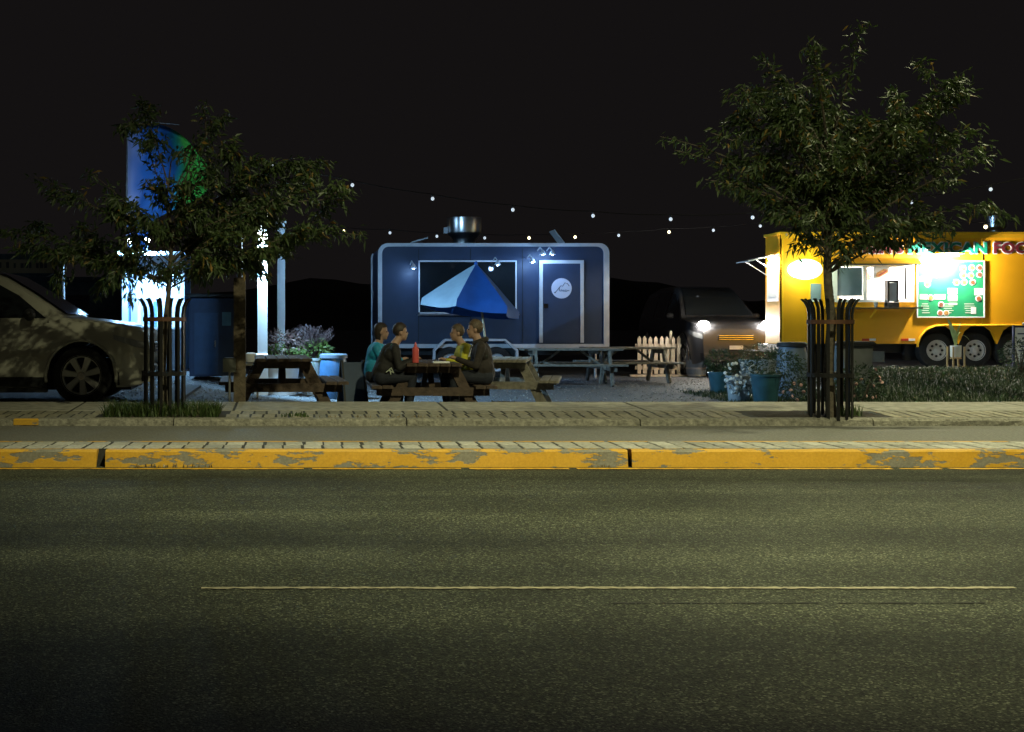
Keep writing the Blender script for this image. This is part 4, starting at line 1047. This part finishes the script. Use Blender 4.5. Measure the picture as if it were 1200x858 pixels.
# axle and fender
fp = [(rx(508),TB-.32),(rx(508),TB-.05),(rx(521),TB+.18),(rx(591),TB+.18),(rx(605),TB-.05),(rx(605),TB-.32)]
fb = MB()
for p, q in zip(fp[:-1], fp[1:]): fb.bar((p[0],-.05,p[1]), (q[0],-.05,q[1]), .16, .05, up=(0,0,1) if abs(q[1]-p[1]) < .2 else (1,0,0))
fb.build('fender', WHITET, tr)
MB().prism(fp, 'y', .035, .06).build('wheel_well', DARK, tr)
bx3(.3, TL-.3, .3, 1.9, TB-.16, TB+.02, 'chassis', DARK)
for px in (527, 581):
    c_ = (rx(px), -.02, .345)
    ty = MB().lathe([(.19,-.09),(.28,-.1),(.325,-.08),(.345,-.04),(.345,.04),(.325,.08),(.28,.1),(.19,.09)], c_, 30, M=Mw).build('wheel', RUBBER, tr, True)
    MB().lathe([(.0001,.09),(.06,.085),(.07,.06),(.16,.055),(.19,.08),(.2,.1)], c_, 28, M=Mw, cap=False).build('rim', WHITET, ty, True)
    for k in range(8):
        a = 2*math.pi*k/8; MB().lathe([(.02,0),(.02,.01)], (c_[0]+.12*math.cos(a), c_[1]-.067, c_[2]+.12*math.sin(a)), 8, M=Mw).build('rim_hole', DARK, ty)
for xx in (.25, TL-.25): MB().tube([(xx,.25,0),(xx,.25,TB)], .035, 8).build('jack_leg', STEELG, tr)
# ------------------------------------------------------------ blue umbrella
us_ = 63.0; ub = thing('patio_umbrella', (X(575,us_), D(us_), LZ(3.7,22.2)), 'blue patio umbrella with a pale panel in front of the dark trailer', 'umbrella')
uz = LZ(3.7,22.2)
top = Vector((X(558,us_)-X(575,us_), 0, Z(309,us_)-uz)); foot = Vector((0,0,.06))
MB().tube([foot, top], .022, 10).build('pole', mat('tan_pole', (.42,.33,.2), .5), ub, True)
MB().lathe([(.26,0),(.26,.05),(.05,.08),(.04,.3),(.0001,.3)], (0,0,0), 20).build('base', CONC, ub, True)
BLU = mat('blue_canvas', (.012,.09,.36), .8, var=.15, scale=4); PALE = mat('pale_canvas', (.26,.36,.44), .8, var=.1, scale=4)
ax = (top-foot).normalized(); rotu = Vector((0,0,1)).rotation_difference(Vector((.14,.05,1))).to_matrix()
NP = 6; Ru = .93; drop = .78
def up(k, f, sag=0.0):
    a = 2*math.pi*(k+.10)/NP; r_ = Ru*f
    return top + rotu @ Vector((r_*math.cos(a), r_*math.sin(a), -drop*f**1.05 - sag))
for k in range(NP):
    c = MB(); vs_, fs = [], []; n = 6
    for i in range(n+1):
        f = max(.02, i/n)
        for j in range(5):
            q = up(k, f).lerp(up(k+1, f), j/4); cen = top + rotu @ Vector((0,0,-drop*f**1.05))
            sg = math.sin(math.pi*j/4)*.085*f + .006*math.sin(11*f+5*k)*math.sin(7*j+k); q = q + (cen-q)*sg*1.2 - rotu @ Vector((0,0,sg*.4)); vs_.append(q)
    for j in range(5):
        q = vs_[n*5+j]; vs_.append(q + rotu @ Vector((0,0,-.12)) + (q-top)*.01)
    for i in range(n+1):
        for j in range(4): fs.append((i*5+j,i*5+j+1,(i+1)*5+j+1,(i+1)*5+j))
    c.add(vs_, fs); c.build('canopy_panel', PALE if k == 3 else BLU, ub, True)
    MB().tube([top+rotu@Vector((0,0,-.06)), up(k,.97,.03)], .009, 6).build('rib', mat('tan_pole', (0,0,0)), ub)
MB().lathe([(.0001,.05),(.03,.03),(.035,-.02),(.0001,-.03)], top, 12).build('finial', BLU, ub, True)

# ------------------------------------------------------------ kiosk with bright lamps, posts, flag
ks = 58.0; kz = .02
ko = thing('kiosk', (X(143,ks), D(ks), kz), 'small pale blue kiosk glowing under its lamps behind the tree by the car', 'kiosk')
KW = mat('pale_kiosk_wall', (.55,.62,.68), .5, var=.08); KB = mat('blue_kiosk_side', (.03,.13,.32), .5, var=.15)
def kx(px): return (px-143)/ks
def kzz(py): return 1.05-(py-380)/ks-kz
kw = kx(216); kt = kzz(300)
def bk_(x0,x1,y0,y1,z0,z1,nm,m,par=ko): return MB().box(((x0+x1)/2,(y0+y1)/2,(z0+z1)/2),(x1-x0,y1-y0,z1-z0)).build(nm,m,par)
bk_(0,kx(150),0,.05,.1,kt,'wall_panel',KW); bk_(kx(150),kx(203),0,.05,.1,kzz(385),'wall_panel',KW); bk_(kx(150),kx(203),0,.05,kzz(322),kt,'wall_panel',KW); bk_(kx(203),kw,0,.05,.1,kt,'wall_panel',WHITE)
bk_(0,kw,1.5,1.55,.1,kt,'rear_wall',KW); bk_(-.001,.05,.051,1.5,.1,kt,'side_wall',KB)
bk_(kw-.05,kw+.001,.051,1.5,.1,kt,'side_wall',KB)
bk_(-.08,kw+.08,-.35,1.62,kt,kt+.07,'roof',KW); bk_(.06,kw-.06,-.25,-.001,kzz(386),kzz(384)+.01,'counter',WHITE)
for px in (163,186): bk_(kx(px)-.03,kx(px)+.03,-.01,.06,kzz(385),kzz(322),'window_post',WHITE)
bk_(.06,kw-.06,.9,.94,.1,kt-.02,'inner_wall',WHITE)
bk_(kx(176),kx(184),.6,.8,.9,1.5,'shelf_unit',mat('blue_unit',(.15,.3,.5),.5))
KG = mat('kiosk_lamp_glow', (1,1,1), .3, var=0, emit=(.75,.9,1.0), estr=160)
kl = []
for px in (156,175):
    MB().ball((kx(px),-.42,kzz(284)), .055, 12, 8).build('lamp', KG, ko, True)
    MB().tube([(kx(px),-.3,kt+.03),(kx(px),-.42,kzz(284)+.05)], .014, 6).build('lamp_arm', STEELG, ko)
    light('kiosk_lamp_light', 'SPOT', (kx(px),-.52,kzz(284)-.06), P_KIOSK, KIOSK_COL, ko, .06, (R(12),0,0), 140, .6)
    light('kiosk_flood_light', 'POINT', (kx(px),-.52,kzz(284)-.04), P_KIOSK*.28, KIOSK_COL, ko, .06)
MB().ball((kx(200),.45,kt-.18), .06, 12, 8).build('inner_lamp', KG, ko, True)
light('kiosk_inner_light', 'POINT', (kx(190),.4,kt-.3), P_KIOSK*.35, KIOSK_COL, ko, .08)
# dark stall wall right of the kiosk
st2 = thing('storage_box', (X(222,66), D(66), LZ(-1.5,21)), 'dark blue storage cabin between the kiosk and the white posts', 'cabin')
CAB = mat('navy_cabin', (.012,.03,.075), .5, var=.2)
MB().box((.42,.7,.78),(.84,1.4,1.4), bev=.02).build('cabin_body', CAB, st2); MB().box((.42,.7,1.52),(.95,1.5,.06), bev=.015).build('cabin_roof', DARK, st2)
MB().box((.3,-.008,.66),(.42,.016,1.1)).build('cabin_door', mat('navy_door', (.02,.05,.11), .5), st2); MB().box((.46,-.03,.66),(.02,.04,.12)).build('door_handle', CHROME, st2)
MB().box((.66,-.006,1.1),(.16,.012,.24)).build('notice', mat('notice_blue', (.1,.25,.35), .6), st2)
# feather flag
fs_ = 56.0; fl = thing('feather_flag', (X(147,fs_), D(fs_)+.2, kz), 'tall blue and green feather flag rising above the kiosk behind the tree', 'flag')
fz = lambda py: 1.05-(py-380)/fs_-kz
fx_ = lambda px: (px-147)/fs_
FLAG = bpy.data.materials.new('flag_cloth'); FLAG.use_nodes = True
nt = FLAG.node_tree; bs = nt.nodes['Principled BSDF']; bs.inputs['Roughness'].default_value = .8
tc = nt.nodes.new('ShaderNodeTexCoord'); sx_ = nt.nodes.new('ShaderNodeSeparateXYZ'); nt.links.new(tc.outputs['Object'], sx_.inputs[0])
wv = nt.nodes.new('ShaderNodeTexNoise'); wv.inputs['Scale'].default_value = 1.1; nt.links.new(tc.outputs['Object'], wv.inputs['Vector'])
ma = nt.nodes.new('ShaderNodeMath'); ma.operation = 'MULTIPLY_ADD'; ma.inputs[1].default_value = 0.9; nt.links.new(wv.outputs['Fac'], ma.inputs[0]); nt.links.new(sx_.outputs['X'], ma.inputs[2])
mr = nt.nodes.new('ShaderNodeMapRange'); mr.inputs['From Min'].default_value = .2; mr.inputs['From Max'].default_value = 2.1; nt.links.new(ma.outputs[0], mr.inputs['Value'])
cr_ = nt.nodes.new('ShaderNodeValToRGB'); e = cr_.color_ramp.elements
e[0].color = (.5,.5,.72,1); e[1].color = (.08,.5,.06,1); e[0].position = .12
for p_, c_ in ((.3,(.04,.2,.6,1)),(.62,(.02,.16,.5,1)),(.7,(.03,.4,.3,1)),(.78,(.1,.5,.06,1))):
    q = e.new(p_); q.color = c_
nt.links.new(mr.outputs[0], cr_.inputs['Fac']); nt.links.new(cr_.outputs[0], bs.inputs['Base Color'])
tl_ = nt.nodes.new('ShaderNodeBsdfTranslucent'); nt.links.new(cr_.outputs[0], tl_.inputs[0]); mxs = nt.nodes.new('ShaderNodeMixShader'); mxs.inputs[0].default_value = .45
nt.links.new(bs.outputs[0], mxs.inputs[1]); nt.links.new(tl_.outputs[0], mxs.inputs[2]); nt.links.new(mxs.outputs[0], nt.nodes['Material Output'].inputs[0])
c = MB(); nz, nw = 26, 14; vs_, fcs = [], []
for i in range(nz+1):
    f = i/nz; z_ = fz(302)+(fz(146)-fz(302))*f
    wd = fx_(172)+(fx_(240)-fx_(172))*sm(.25,.62,f); wd *= (1-.12*sm(.9,1,f))
    x0 = .02+.05*sm(.9,1,f)
    for j in range(nw+1):
        u = j/nw; vs_.append((x0+wd*u, .17*math.sin(6*u+4*f)*u + .05*math.sin(17*u-3*f)*u + .2*u*f, z_ + f*f*(.10*math.sin(math.pi*u) - .62*u**3.2 - .06*(1-u)**3)))
for i in range(nz):
    for j in range(nw): fcs.append((i*(nw+1)+j,i*(nw+1)+j+1,(i+1)*(nw+1)+j+1,(i+1)*(nw+1)+j))
c.add(vs_, fcs); fo_ = c.build('cloth', FLAG, fl, True); so = fo_.modifiers.new('s','SOLIDIFY'); so.thickness = .004
MB().tube([(0,0,0),(0,0,fz(220)),(.01,0,fz(160)),(.12,.02,fz(143)),(.6,.08,fz(141)),(1.1,.14,fz(143))], [.022,.02,.016,.012,.009,.006], 8).build('pole', STEELG, fl, True)
MB().lathe([(.22,0),(.22,.05),(.04,.08),(.03,.2)], n=16).build('base', DARK, fl)

def white_post(px0, px1, s, ytop, label, base=False, lampy=None):
    w = (px1-px0)/s; x = X((px0+px1)/2, s); y = D(s); z0 = LZ(x, y)
    t = thing('white_post', (x, y, z0), label, 'post')
    h = Z(ytop, s)-z0
    MB().box((0,0,h/2),(w,w,h), bev=.01).build('post', WHITE, t); MB().box((0,0,h+.02),(w+.05,w+.05,.04), bev=.01).build('post_cap', WHITE, t)
    if base: MB().box((-.02,0,.33),(w+.06,w+.06,.66), bev=.02).build('post_base', WHITE, t)
    return t, h, z0
p1, h1, z1 = white_post(302, 313.5, 74, 250, 'taller white post with a boxed base beside the flower planter', True)
p2, h2, z2 = white_post(325, 334, 66, 262, 'slimmer white post behind the flower planter')
ll = Z(284,74)-z1
MB().ball((.02,-.14,ll), .05, 12, 8).build('lamp', mat('post_lamp_glow', (1,1,1), .3, var=0, emit=(1,.95,.75), estr=120), p1, True)
MB().tube([(0,-.06,ll+.12),(.02,-.14,ll+.05)], .013, 6).build('lamp_arm', STEELG, p1)
light('post_lamp_light', 'SPOT', (.02,-.2,ll-.04), P_POST, (.34,.66,1.0), p1, .06, (R(62),0,R(-38)), 140, .5)
light('post_lamp_light', 'POINT', (.02,-.2,ll-.06), P_POST*.035, (.5,.8,1.0), p1, .06)
t = thing('metal_pole', (X(75.5,60), D(60), 0), 'thin grey metal pole behind the parked car near the shop sign', 'pole')
MB().tube([(0,0,0),(-.05,0,Z(295,60))], .045, 10).build('shaft', STEELG, t, True); MB().lathe([(.1,0),(.1,.03)], n=12).build('foot_plate', STEELG, t)
# ------------------------------------------------------------ shop building at the left with sign
bs_ = 40.0; sh = thing('shop_building', (X(-200,bs_), D(bs_), 0), 'dark low shop building with a tan sign behind the parked car', 'building')
SHW = mat('dark_shop_wall', (.06,.065,.06), .85, var=.25)
def bs2(x0,x1,y0,y1,z0,z1,nm,m,par=sh): return MB().box(((x0+x1)/2,(y0+y1)/2,(z0+z1)/2),(x1-x0,y1-y0,z1-z0)).build(nm,m,par)
sx = lambda px: (px+200)/bs_
sz = lambda py: 1.05-(py-380)/bs_
bs2(0,sx(140),0,8,0,sz(330),'wall',SHW); bs2(-.2,sx(140)+.2,-.3,8.2,sz(330),sz(325),'roof',DARK)
bs2(0,sx(64),.2,.4,sz(325),sz(297),'parapet',SHW)
sg = bs2(sx(-60),sx(62),.08,.19,sz(320),sz(304),'sign_board',mat('tan_sign',(.30,.2,.09),.7,var=.1))
INKD = mat('sign_dark', (.05,.03,.02), .7)
xx = sx(-52)
while xx < sx(58):
    w = random.uniform(.05,.1); hgt = random.choice((.14,.14,.17)); bs2(xx,xx+w,.065,.079,sz(314),sz(314)+hgt,'sign_letter',INKD,sg); xx += w+random.choice((.035,.035,.14))
for a, b_ in (((sx(0),sz(323)),(sx(31),sz(336))),((sx(31),sz(336)),(sx(62),sz(321)))): MB().bar((a[0],.06,a[1]),(b_[0],.06,b_[1]),.03,.035).build('sign_chevron',mat('sign_pale',(.4,.38,.33),.7),sg)
for k in range(4): 
    w_ = bs2(sx(-150+70*k),sx(-105+70*k),-.02,-.001,.6,1.9,'window',GLASS); bs2(sx(-152+70*k),sx(-103+70*k),-.05,-.0205,.54,.6,'window_sill',SHW,w_)
# ------------------------------------------------------------ planters, pots and barrels
LEAFB = leaf_mat('bright_planter_leaf', (.06,.10,.02), (.13,.2,.04), (.25,.28,.08))
LEAFD = leaf_mat('dark_shrub_leaf', (.012,.03,.014), (.028,.055,.022), (.06,.08,.03))
LEAFP = leaf_mat('purple_grass', (.06,.03,.03), (.10,.06,.05), (.22,.14,.12), .3)
PET = mat('white_petal', (.72,.72,.68), .6, var=.1)
PINK = mat('pink_petal', (.6,.35,.33), .6, var=.1)
def foliage(center, rad, n, ln_, m, parent, w=.3, hang=.2):
    b = MB()
    for _ in range(n):
        while True:
            q = Vector((random.uniform(-1,1), random.uniform(-1,1), random.uniform(-1,1)))
            if .2 < q.length < 1: break
        q = q.normalized()*(q.length**.5)*random.uniform(.85,1.08)
        p = Vector((center[0]+q.x*rad[0], center[1]+q.y*rad[1], center[2]+q.z*rad[2]))
        d = q + Vector((random.gauss(0,.5), random.gauss(0,.5), random.gauss(.1,.5)-hang))
        l = ln_*random.uniform(.6,1.3); leaf_at(b, p, d, l, l*w*.5, random.random())
    o = b.build('foliage', m, parent); o['kind'] = 'stuff'; return o
def pot_mesh(r, h, kind):
    if kind == 'barrel': pr = [(r*.82,0),(r*.93,h*.15),(r,h*.45),(r,h*.55),(r*.93,h*.85),(r*.82,h),(r*.76,h),(r*.76,h-.04),(.0001,h-.04)]
    elif kind == 'tub': pr = [(r*.78,0),(r*.98,h*.92),(r*1.04,h*.93),(r*1.04,h),(r*.95,h),(r*.93,h-.04),(.0001,h-.04)]
    else: pr = [(r*.9,0),(r,h*.03),(r,h*.97),(r*.93,h),(r*.9,h-.03),(.0001,h-.03)]
    return MB().lathe(pr, n=24)
def pot(name, px, s, r, h, m, label, cat, kind='tub', hoops=False, fol=None, lid=None):
    x, y = X(px, s), D(s); z = LZ(x, y)
    t = thing(name, (x, y, z), label, cat)
    pot_mesh(r, h, kind).build('pot_body' if kind != 'barrel' else 'barrel_body', m, t, True)
    if hoops:
        for f in (.06,.28,.72,.94):
            rr = r*(.82+.18*math.sin(math.pi*min(1,max(0,f))))+.004; MB().lathe([(rr,f*h-.02),(rr+.006,f*h-.02),(rr+.006,f*h+.02),(rr,f*h+.02)], n=24).build('hoop', STEELG, t, True)
    if lid: MB().lathe([(r*.92,h-.005),(r*.95,h),(r*.95,h+.05),(r*.85,h+.07),(.0001,h+.075)], n=24).build('lid', lid, t, True)
    if fol:
        for (c, rad, n, l, lm) in fol: foliage(c, rad, n, l, lm, t)
    return t
def flowers(t, c, rad, n, m, r_=.022):
    me = mesh_only(MB().lathe([(.006,.006),(.018,.0),(.026,.008),(.016,.016),(.0001,.018)], n=7), 'flower', m)
    for _ in range(n):
        a, b_ = random.uniform(0,6.28), random.uniform(-1,.8); k = math.sqrt(1-b_*b_)
        p = (c[0]+rad[0]*k*math.cos(a)*1.03, c[1]-abs(rad[1]*k*math.sin(a))*1.03, c[2]+rad[2]*b_)
        piece(me, 'flower', t, p, random.uniform(0,6), R(70)+random.uniform(-.5,.5), 0, (r_/.022,)*3)
TURQ = mat('turquoise_glaze', (.03,.10,.13), .35, var=.25); GREYB = mat('blue_grey_plastic', (.13,.17,.22), .45, var=.2, scale=5); TUBW = mat('pale_tub', (.32,.35,.36), .6, var=.2)
BLUEB = mat('blue_barrel', (.04,.11,.22), .4, var=.2)
# left group
t = pot('flower_planter', 330, 72, .30, .52, WHITE, 'white planter with bright green and purple plants between the white posts', 'planter', 'tub', fol=[((0,0,.60),(.33,.3,.20),900,.06,LEAFB),((0,0,.85),(.36,.26,.17),330,.10,LEAFP)])
t = pot('grass_planter', 366, 70, .19, .62, TUBW, 'tall grey planter with feathery ornamental grass beside the dark picnic table', 'planter', 'tub', fol=[((.05,0,.72),(.26,.22,.2),500,.09,LEAFB)])
b = MB()
for _ in range(150):
    a = random.uniform(0,6.28); l = random.uniform(.35,.62); o = random.uniform(.1,.38); c_, s_ = math.cos(a), math.sin(a)
    pts = [Vector((c_*.05,s_*.05,.6)), Vector((c_*o*.4,s_*o*.4,.6+l*.6)), Vector((c_*o,s_*o,.6+l*(.95-.2*o)))]
    b.tube(pts, [.004,.003,.0015], 3, cap=False)
    tip = pts[2]
    for q in range(4): b.tube([tip-Vector((c_*.03*q,s_*.03*q,.02*q)), tip-Vector((c_*.03*q,s_*.03*q,.02*q))+Vector((random.gauss(0,.012),random.gauss(0,.012),.03))], [.006,.001], 3, cap=False)
go = b.build('grass_plumes', LEAFP, t); go['kind'] = 'stuff'
pot('barrel', 391, 72, .24, .66, BLUEB, 'blue plastic barrel with a pale rim beside the grass planter', 'barrel', 'barrel', lid=GREYB)
a_ = thing('sandwich_board', (X(413,80), D(80), LZ(.9,17.5)), 'dark blue folding sandwich board beside the person in cyan', 'sign board', R(12))
for s_ in (-1,1):
    MB().bar((0,s_*.22,0),(0,s_*.03,.66), .30, .02, up=(0,1,0)).build('board', mat('navy_board', (.02,.05,.11), .5), a_)
    for e_ in (-1,1): MB().bar((e_*.165,s_*.225,0),(e_*.165,s_*.03,.69), .03, .03, up=(0,1,0)).build('board_frame', DARK, a_)
b = thing('round_lantern', (X(294,78), D(78), LZ(-.6,18)), 'white rounded lantern jar on a low stand beside the boxed post', 'lantern')
MB().lathe([(.05,.52),(.085,.54),(.095,.6),(.085,.66),(.05,.68)], n=18).build('jar', WHITE, b, True)
MB().box((0,0,.5),(.26,.26,.03), bev=.006).build('stand_top', WOODG, b)
for q in ((-1,-1),(1,-1),(1,1),(-1,1)): MB().bar((q[0]*.1,q[1]*.1,0),(q[0]*.1,q[1]*.1,.49),.025,.025,up=(1,0,0)).build('leg', WOODG, b)
# right group
t = pot('shrub_tub', 890, 66, .34, .58, TUBW, 'pale wide tub with a clipped round shrub near the yellow truck corner', 'planter', 'tub', fol=[((0,0,.66),(.36,.33,.20),900,.05,LEAFD)])
pot('barrel', 928, 71, .25, .86, GREYB, 'blue grey barrel with a dark lid in front of the yellow truck corner', 'barrel', 'barrel', lid=DARK)
pot('barrel', 816, 52, .23, .72, GREYB, 'blue grey barrel standing beside the picket fence', 'barrel', 'barrel', hoops=True)
pot('shrub_pot', 844, 66, .21, .36, TURQ, 'turquoise pot with a loose shrub before the shining car', 'planter', 'tub', fol=[((.0,0,.55),(.24,.24,.22),450,.07,LEAFD)])
t = pot('flower_tub', 866, 74, .2, .42, TUBW, 'tub spilling over with white flowers', 'planter', 'tub', fol=[((0,-.05,.42),(.25,.25,.27),700,.05,LEAFD)]); flowers(t, (0,-.05,.38), (.25,.26,.30), 70, PET, .026)
t = pot('shrub_pot', 897, 76, .22, .46, TURQ, 'large turquoise pot with a dark spreading shrub between flower tub and tree guard', 'planter', 'tub', fol=[((.15,0,.62),(.42,.3,.22),900,.06,LEAFD),((.4,.05,.45),(.26,.22,.3),500,.06,LEAFD)])
t = pot('small_bucket', 936, 86, .11, .16, TURQ, 'small turquoise bucket with a trailing dark plant at the foot of the pots', 'planter', 'tub', fol=[((-.02,0,.30),(.2,.18,.18),400,.06,LEAFD)]); flowers(t, (-.02,0,.28), (.2,.18,.2), 8, PINK)
def bush(px, s, r, n, label, fl=0):
    x, y = X(px, s), D(s); z = LZ(x, y); t = thing('bush', (x, y, z), label, 'bush')
    b = MB()
    for _ in range(7): 
        a = random.uniform(0,6.28); b.tube([(0,0,0),(r[0]*.4*math.cos(a),r[1]*.4*math.sin(a),r[2]*.8),(r[0]*.7*math.cos(a),r[1]*.7*math.sin(a),r[2]*1.4)],[.015,.01,.004],5)
    b.build('stems', BARK, t); foliage((0,0,r[2]*.95), r, n, .06, LEAFD, t)
    if fl: flowers(t, (0,0,r[2]), r, fl, PINK, .02)
bush(1008, 90, (.26,.26,.27), 900, 'dark flowering bush right of the tree guard before the yellow truck', 14)
bush(990, 82, (.24,.2,.2), 500, 'low dark bush behind the tree guard before the yellow truck')
bush(1196, 72, (.3,.3,.3), 800, 'dark bush at the end of the grass bank beside the framed sign')
bush(958, 80, (.2,.2,.26), 500, 'dark bush between the small bucket and the tree guard')
# wheelie bin
t = thing('wheeled_bin', (X(998,73), D(73), LZ(X(998,73),D(73))), 'grey wheeled bin with a black lid behind the tree guard', 'bin')
MB().prism([(-.2,.06),(.2,.06),(.24,.72),(-.24,.72)], 'y', -.22, .22).build('bin_body', mat('grey_bin', (.2,.21,.21), .6), t)
MB().box((0,0,.755),(.54,.52,.07), bev=.03).build('lid', DARK, t)
for s_ in (-1,1): MB().lathe([(.07,-.02),(.07,.02)], (s_*.2,.2,.07), 14, M=Matrix.Rotation(R(90),3,'Y')).build('wheel', RUBBER, t)
# plant on a wooden stand
s_ = 64.5; x, y = X(1120,s_), D(s_); t = thing('potted_plant', (x, y, .262), 'broad leaved plant in a white pot on a pale wooden stand before the truck wheels', 'plant')
PW = mat('pale_wood', (.5,.36,.18), .6, var=.2)
for q in ((-1,-1),(1,-1),(1,1),(-1,1)): MB().bar((q[0]*.1,q[1]*.1,0),(q[0]*.1,q[1]*.1,.38),.024,.024,up=(1,0,0)).build('stand_leg', PW, t)
MB().box((0,0,.17),(.2,.024,.03)).build('stand_bar', PW, t); MB().box((0,0,.171),(.024,.2,.03)).build('stand_bar', PW, t)
MB().lathe([(.075,.185),(.09,.2),(.095,.4),(.085,.4),(.083,.37),(.0001,.37)], n=20).build('pot_body', WHITE, t, True)
BL = mat('broad_leaf', (.34,.42,.16), .4, var=.3, scale=8)
for (dx, dy, hz, bend) in ((-.17,-.03,.52,.02),(.13,.05,.47,.03),(.05,-.08,.40,.12),(.24,-.03,.12,.28),(-.08,.1,.44,.05),(.16,.1,.25,.18),(-.1,-.1,.33,.1)):
    n = 6; vs_ = []; base = Vector((0,0,.37)); tip = Vector((dx,dy,.37+hz)); mid = Vector((dx*.35,dy*.35,.37+hz*.7+bend)); sd = Vector((-dy,dx,0)).normalized() if abs(dx)+abs(dy) > .01 else Vector((1,0,0)); sd = (sd+Vector((.6,.2,0))).normalized()
    for i in range(n+1):
        f = i/n; c_ = bez(base, mid, tip, f); w = .035*math.sin(math.pi*min(1,f*.93+.07))+.002; vs_ += [c_-sd*w, c_+Vector((0,0,-.006)), c_+sd*w]
    lb = MB(); lb.add(vs_, [(i*3+k,i*3+k+1,i*3+k+4,i*3+k+3) for i in range(n) for k in range(2)]); lb.build('leaf', BL, t, True)
# framed A-board at the right
s_ = 66.0; t = thing('framed_sign', (X(1203,s_), D(s_), LZ(X(1203,s_),D(s_))), 'upright white sign in a dark blue frame before the truck wheels', 'sign board', R(-5))
MB().box((0,0,.42),(.42,.025,.62)).build('sign_sheet', WHITE, t)
FRB = mat('blue_frame', (.03,.04,.12), .5)
for a in ((-.22,0,.42,.03,.7),(.22,0,.42,.03,.7)): MB().box((a[0],a[1],a[2]),(a[3],.04,a[4])).build('frame_bar', FRB, t)
for z in (.09,.75): MB().box((0,0,z),(.41,.04,.03)).build('frame_bar', FRB, t)
for k in range(6): MB().box((random.uniform(-.03,.03),-.0145,.62-.075*k),(random.uniform(.18,.32),.003,.022)).build('print_line', FRB, t)
for e_ in (-1,1): MB().box((e_*.22,.1,.04),(.03,.3,.05)).build('foot', FRB, t)
MB().box((0,0,.80),(.12,.05,.05), bev=.01).build('clip', DARK, t)
# picket fence
s_ = 51.5; x0 = X(746,s_); t = thing('picket_fence', (x0, D(s_), LZ(x0,D(s_))), 'short pale wooden picket fence panel between the trailer and the shining car', 'fence')
PKT = mat('pale_picket', (.58,.5,.38), .7, var=.15, scale=10)
pk = mesh_only(MB().prism([(-.04,.06),(.04,.06),(.04,.86),(.0,.92),(-.04,.86)], 'y', -.012, .012), 'picket', PKT)
for k in range(8): piece(pk, 'picket', t, (.06+.128*k, 0, random.uniform(-.01,.01)), 0, 0, random.uniform(-.012,.012))
for z in (.2,.7): MB().box((.5,.03,z),(1.05,.034,.09)).build('rail', PKT, t)
MB().box((.5,-.05,.02),(1.35,.12,.05), bev=.008).build('base_board', PKT, t)
MB().box((.79,.06,.52),(.05,.05,1.04)).build('post', PKT, t)
# ------------------------------------------------------------ string lights
WIRE = mat('black_wire', (.01,.01,.01), .6)
BW = mat('cool_bulb', (.8,.85,.9), .3, var=0, emit=(.75,.88,1.0), estr=.75); BWARM = mat('warm_bulb', (1,1,1), .3, var=0, emit=(1.0,.8,.42), estr=5)
def string(px_pts, s, label, lit, r_, extra=()):
    pts = [Vector((X(px,s), D(s), Z(py,s))) for px, py in px_pts]
    ends = [Vector((X(px,s), D(s), Z(py,s))) for px, py in extra]
    t = thing('string_lights', pts[0], label, 'string lights'); o = pts[0]
    allp = ([ends[0]] if ends else []) + pts + ([ends[1]] if len(ends) > 1 else [])
    w = [p + Vector((0,0,r_*2.6)) - o for p in allp]; fine = []
    for a, b_ in zip(w[:-1], w[1:]):
        for k in range(5): fine.append(a.lerp(b_, k/5) - Vector((0,0,.02*math.sin(math.pi*k/5))))
    fine.append(w[-1]); MB().tube(fine, .006, 5).build('wire', WIRE, t)
    for i, p in enumerate(pts):
        on = lit(i)
        so = MB().lathe([(r_*.5,r_*1.0),(r_*.5,r_*2.3),(r_*.3,r_*2.6)], p-o, 10).build('socket', WIRE, t)
        MB().lathe([(.0005,-r_*1.1),(r_*.7,-r_*.75),(r_,0),(r_*.8,r_*.6),(r_*.45,r_*1.05)], p-o, 14).build('bulb', BWARM if on else BW, t, True)
string([(319,195),(413,217),(507,233),(601,246),(695,253),(786,257),(882,255),(975,248),(1068,237),(1161,222)], 76, 'long sagging string of only cool white bulbs across the lot', lambda i: False, .027, ((281,186),(1255,200)))
string([(403,271),(457,273),(512,277),(568,279),(620,279),(674,278),(725,276),(784,272),(836,270),(891,265)], 49, 'string of bulbs above the dark trailer roof, some glowing warm', lambda i: i in (0,4,5,7), .034, ((340,268),(950,258)))
string([(1095,262),(1155,266),(1215,262)], 62, 'short string of bulbs along the yellow truck roof', lambda i: i != 2, .034, ((1040,255),(1270,255)))
for px, s, yt, lab in ((281,76,180,'tall thin wooden pole carrying the string lights beside the wooden post with the meter box'),(1255,76,190,'tall thin wooden pole carrying the string lights beyond the yellow truck end')):
    x, y = X(px,s), D(s); z = LZ(x,y); t = thing('light_pole', (x,y,z), lab, 'pole')
    h = Z(yt,s)-z; MB().lathe([(.05,-.1),(.05,0),(.035,h)], n=10).build('shaft', WOODD, t, True); MB().tube([(-.06,0,h-.05),(.06,0,h-.05)], .012, 6).build('hook', STEELG, t)
# low hills far behind the lot
b = MB(); n = 160; vs_ = []
for i in range(n+1):
    x = -420 + 1000*i/n
    h = 6 + 5*math.sin(x*.011+1) + 3*math.sin(x*.031) + 1.6*math.sin(x*.083+2) + .8*math.sin(x*.21) + random.uniform(-.25,.25)
    vs_ += [(x, 230, -.4), (x, 262+4*math.sin(i*.6), h*.62), (x, 300, h), (x, 380, -.4)]
b.add(vs_, [(i*4+q,(i+1)*4+q,(i+1)*4+q+1,i*4+q+1) for i in range(n) for q in range(3)])
structure(b.build('hills', mat('hill_scrub', (.03,.035,.02), .95, var=.4, scale=.05), smooth=True))
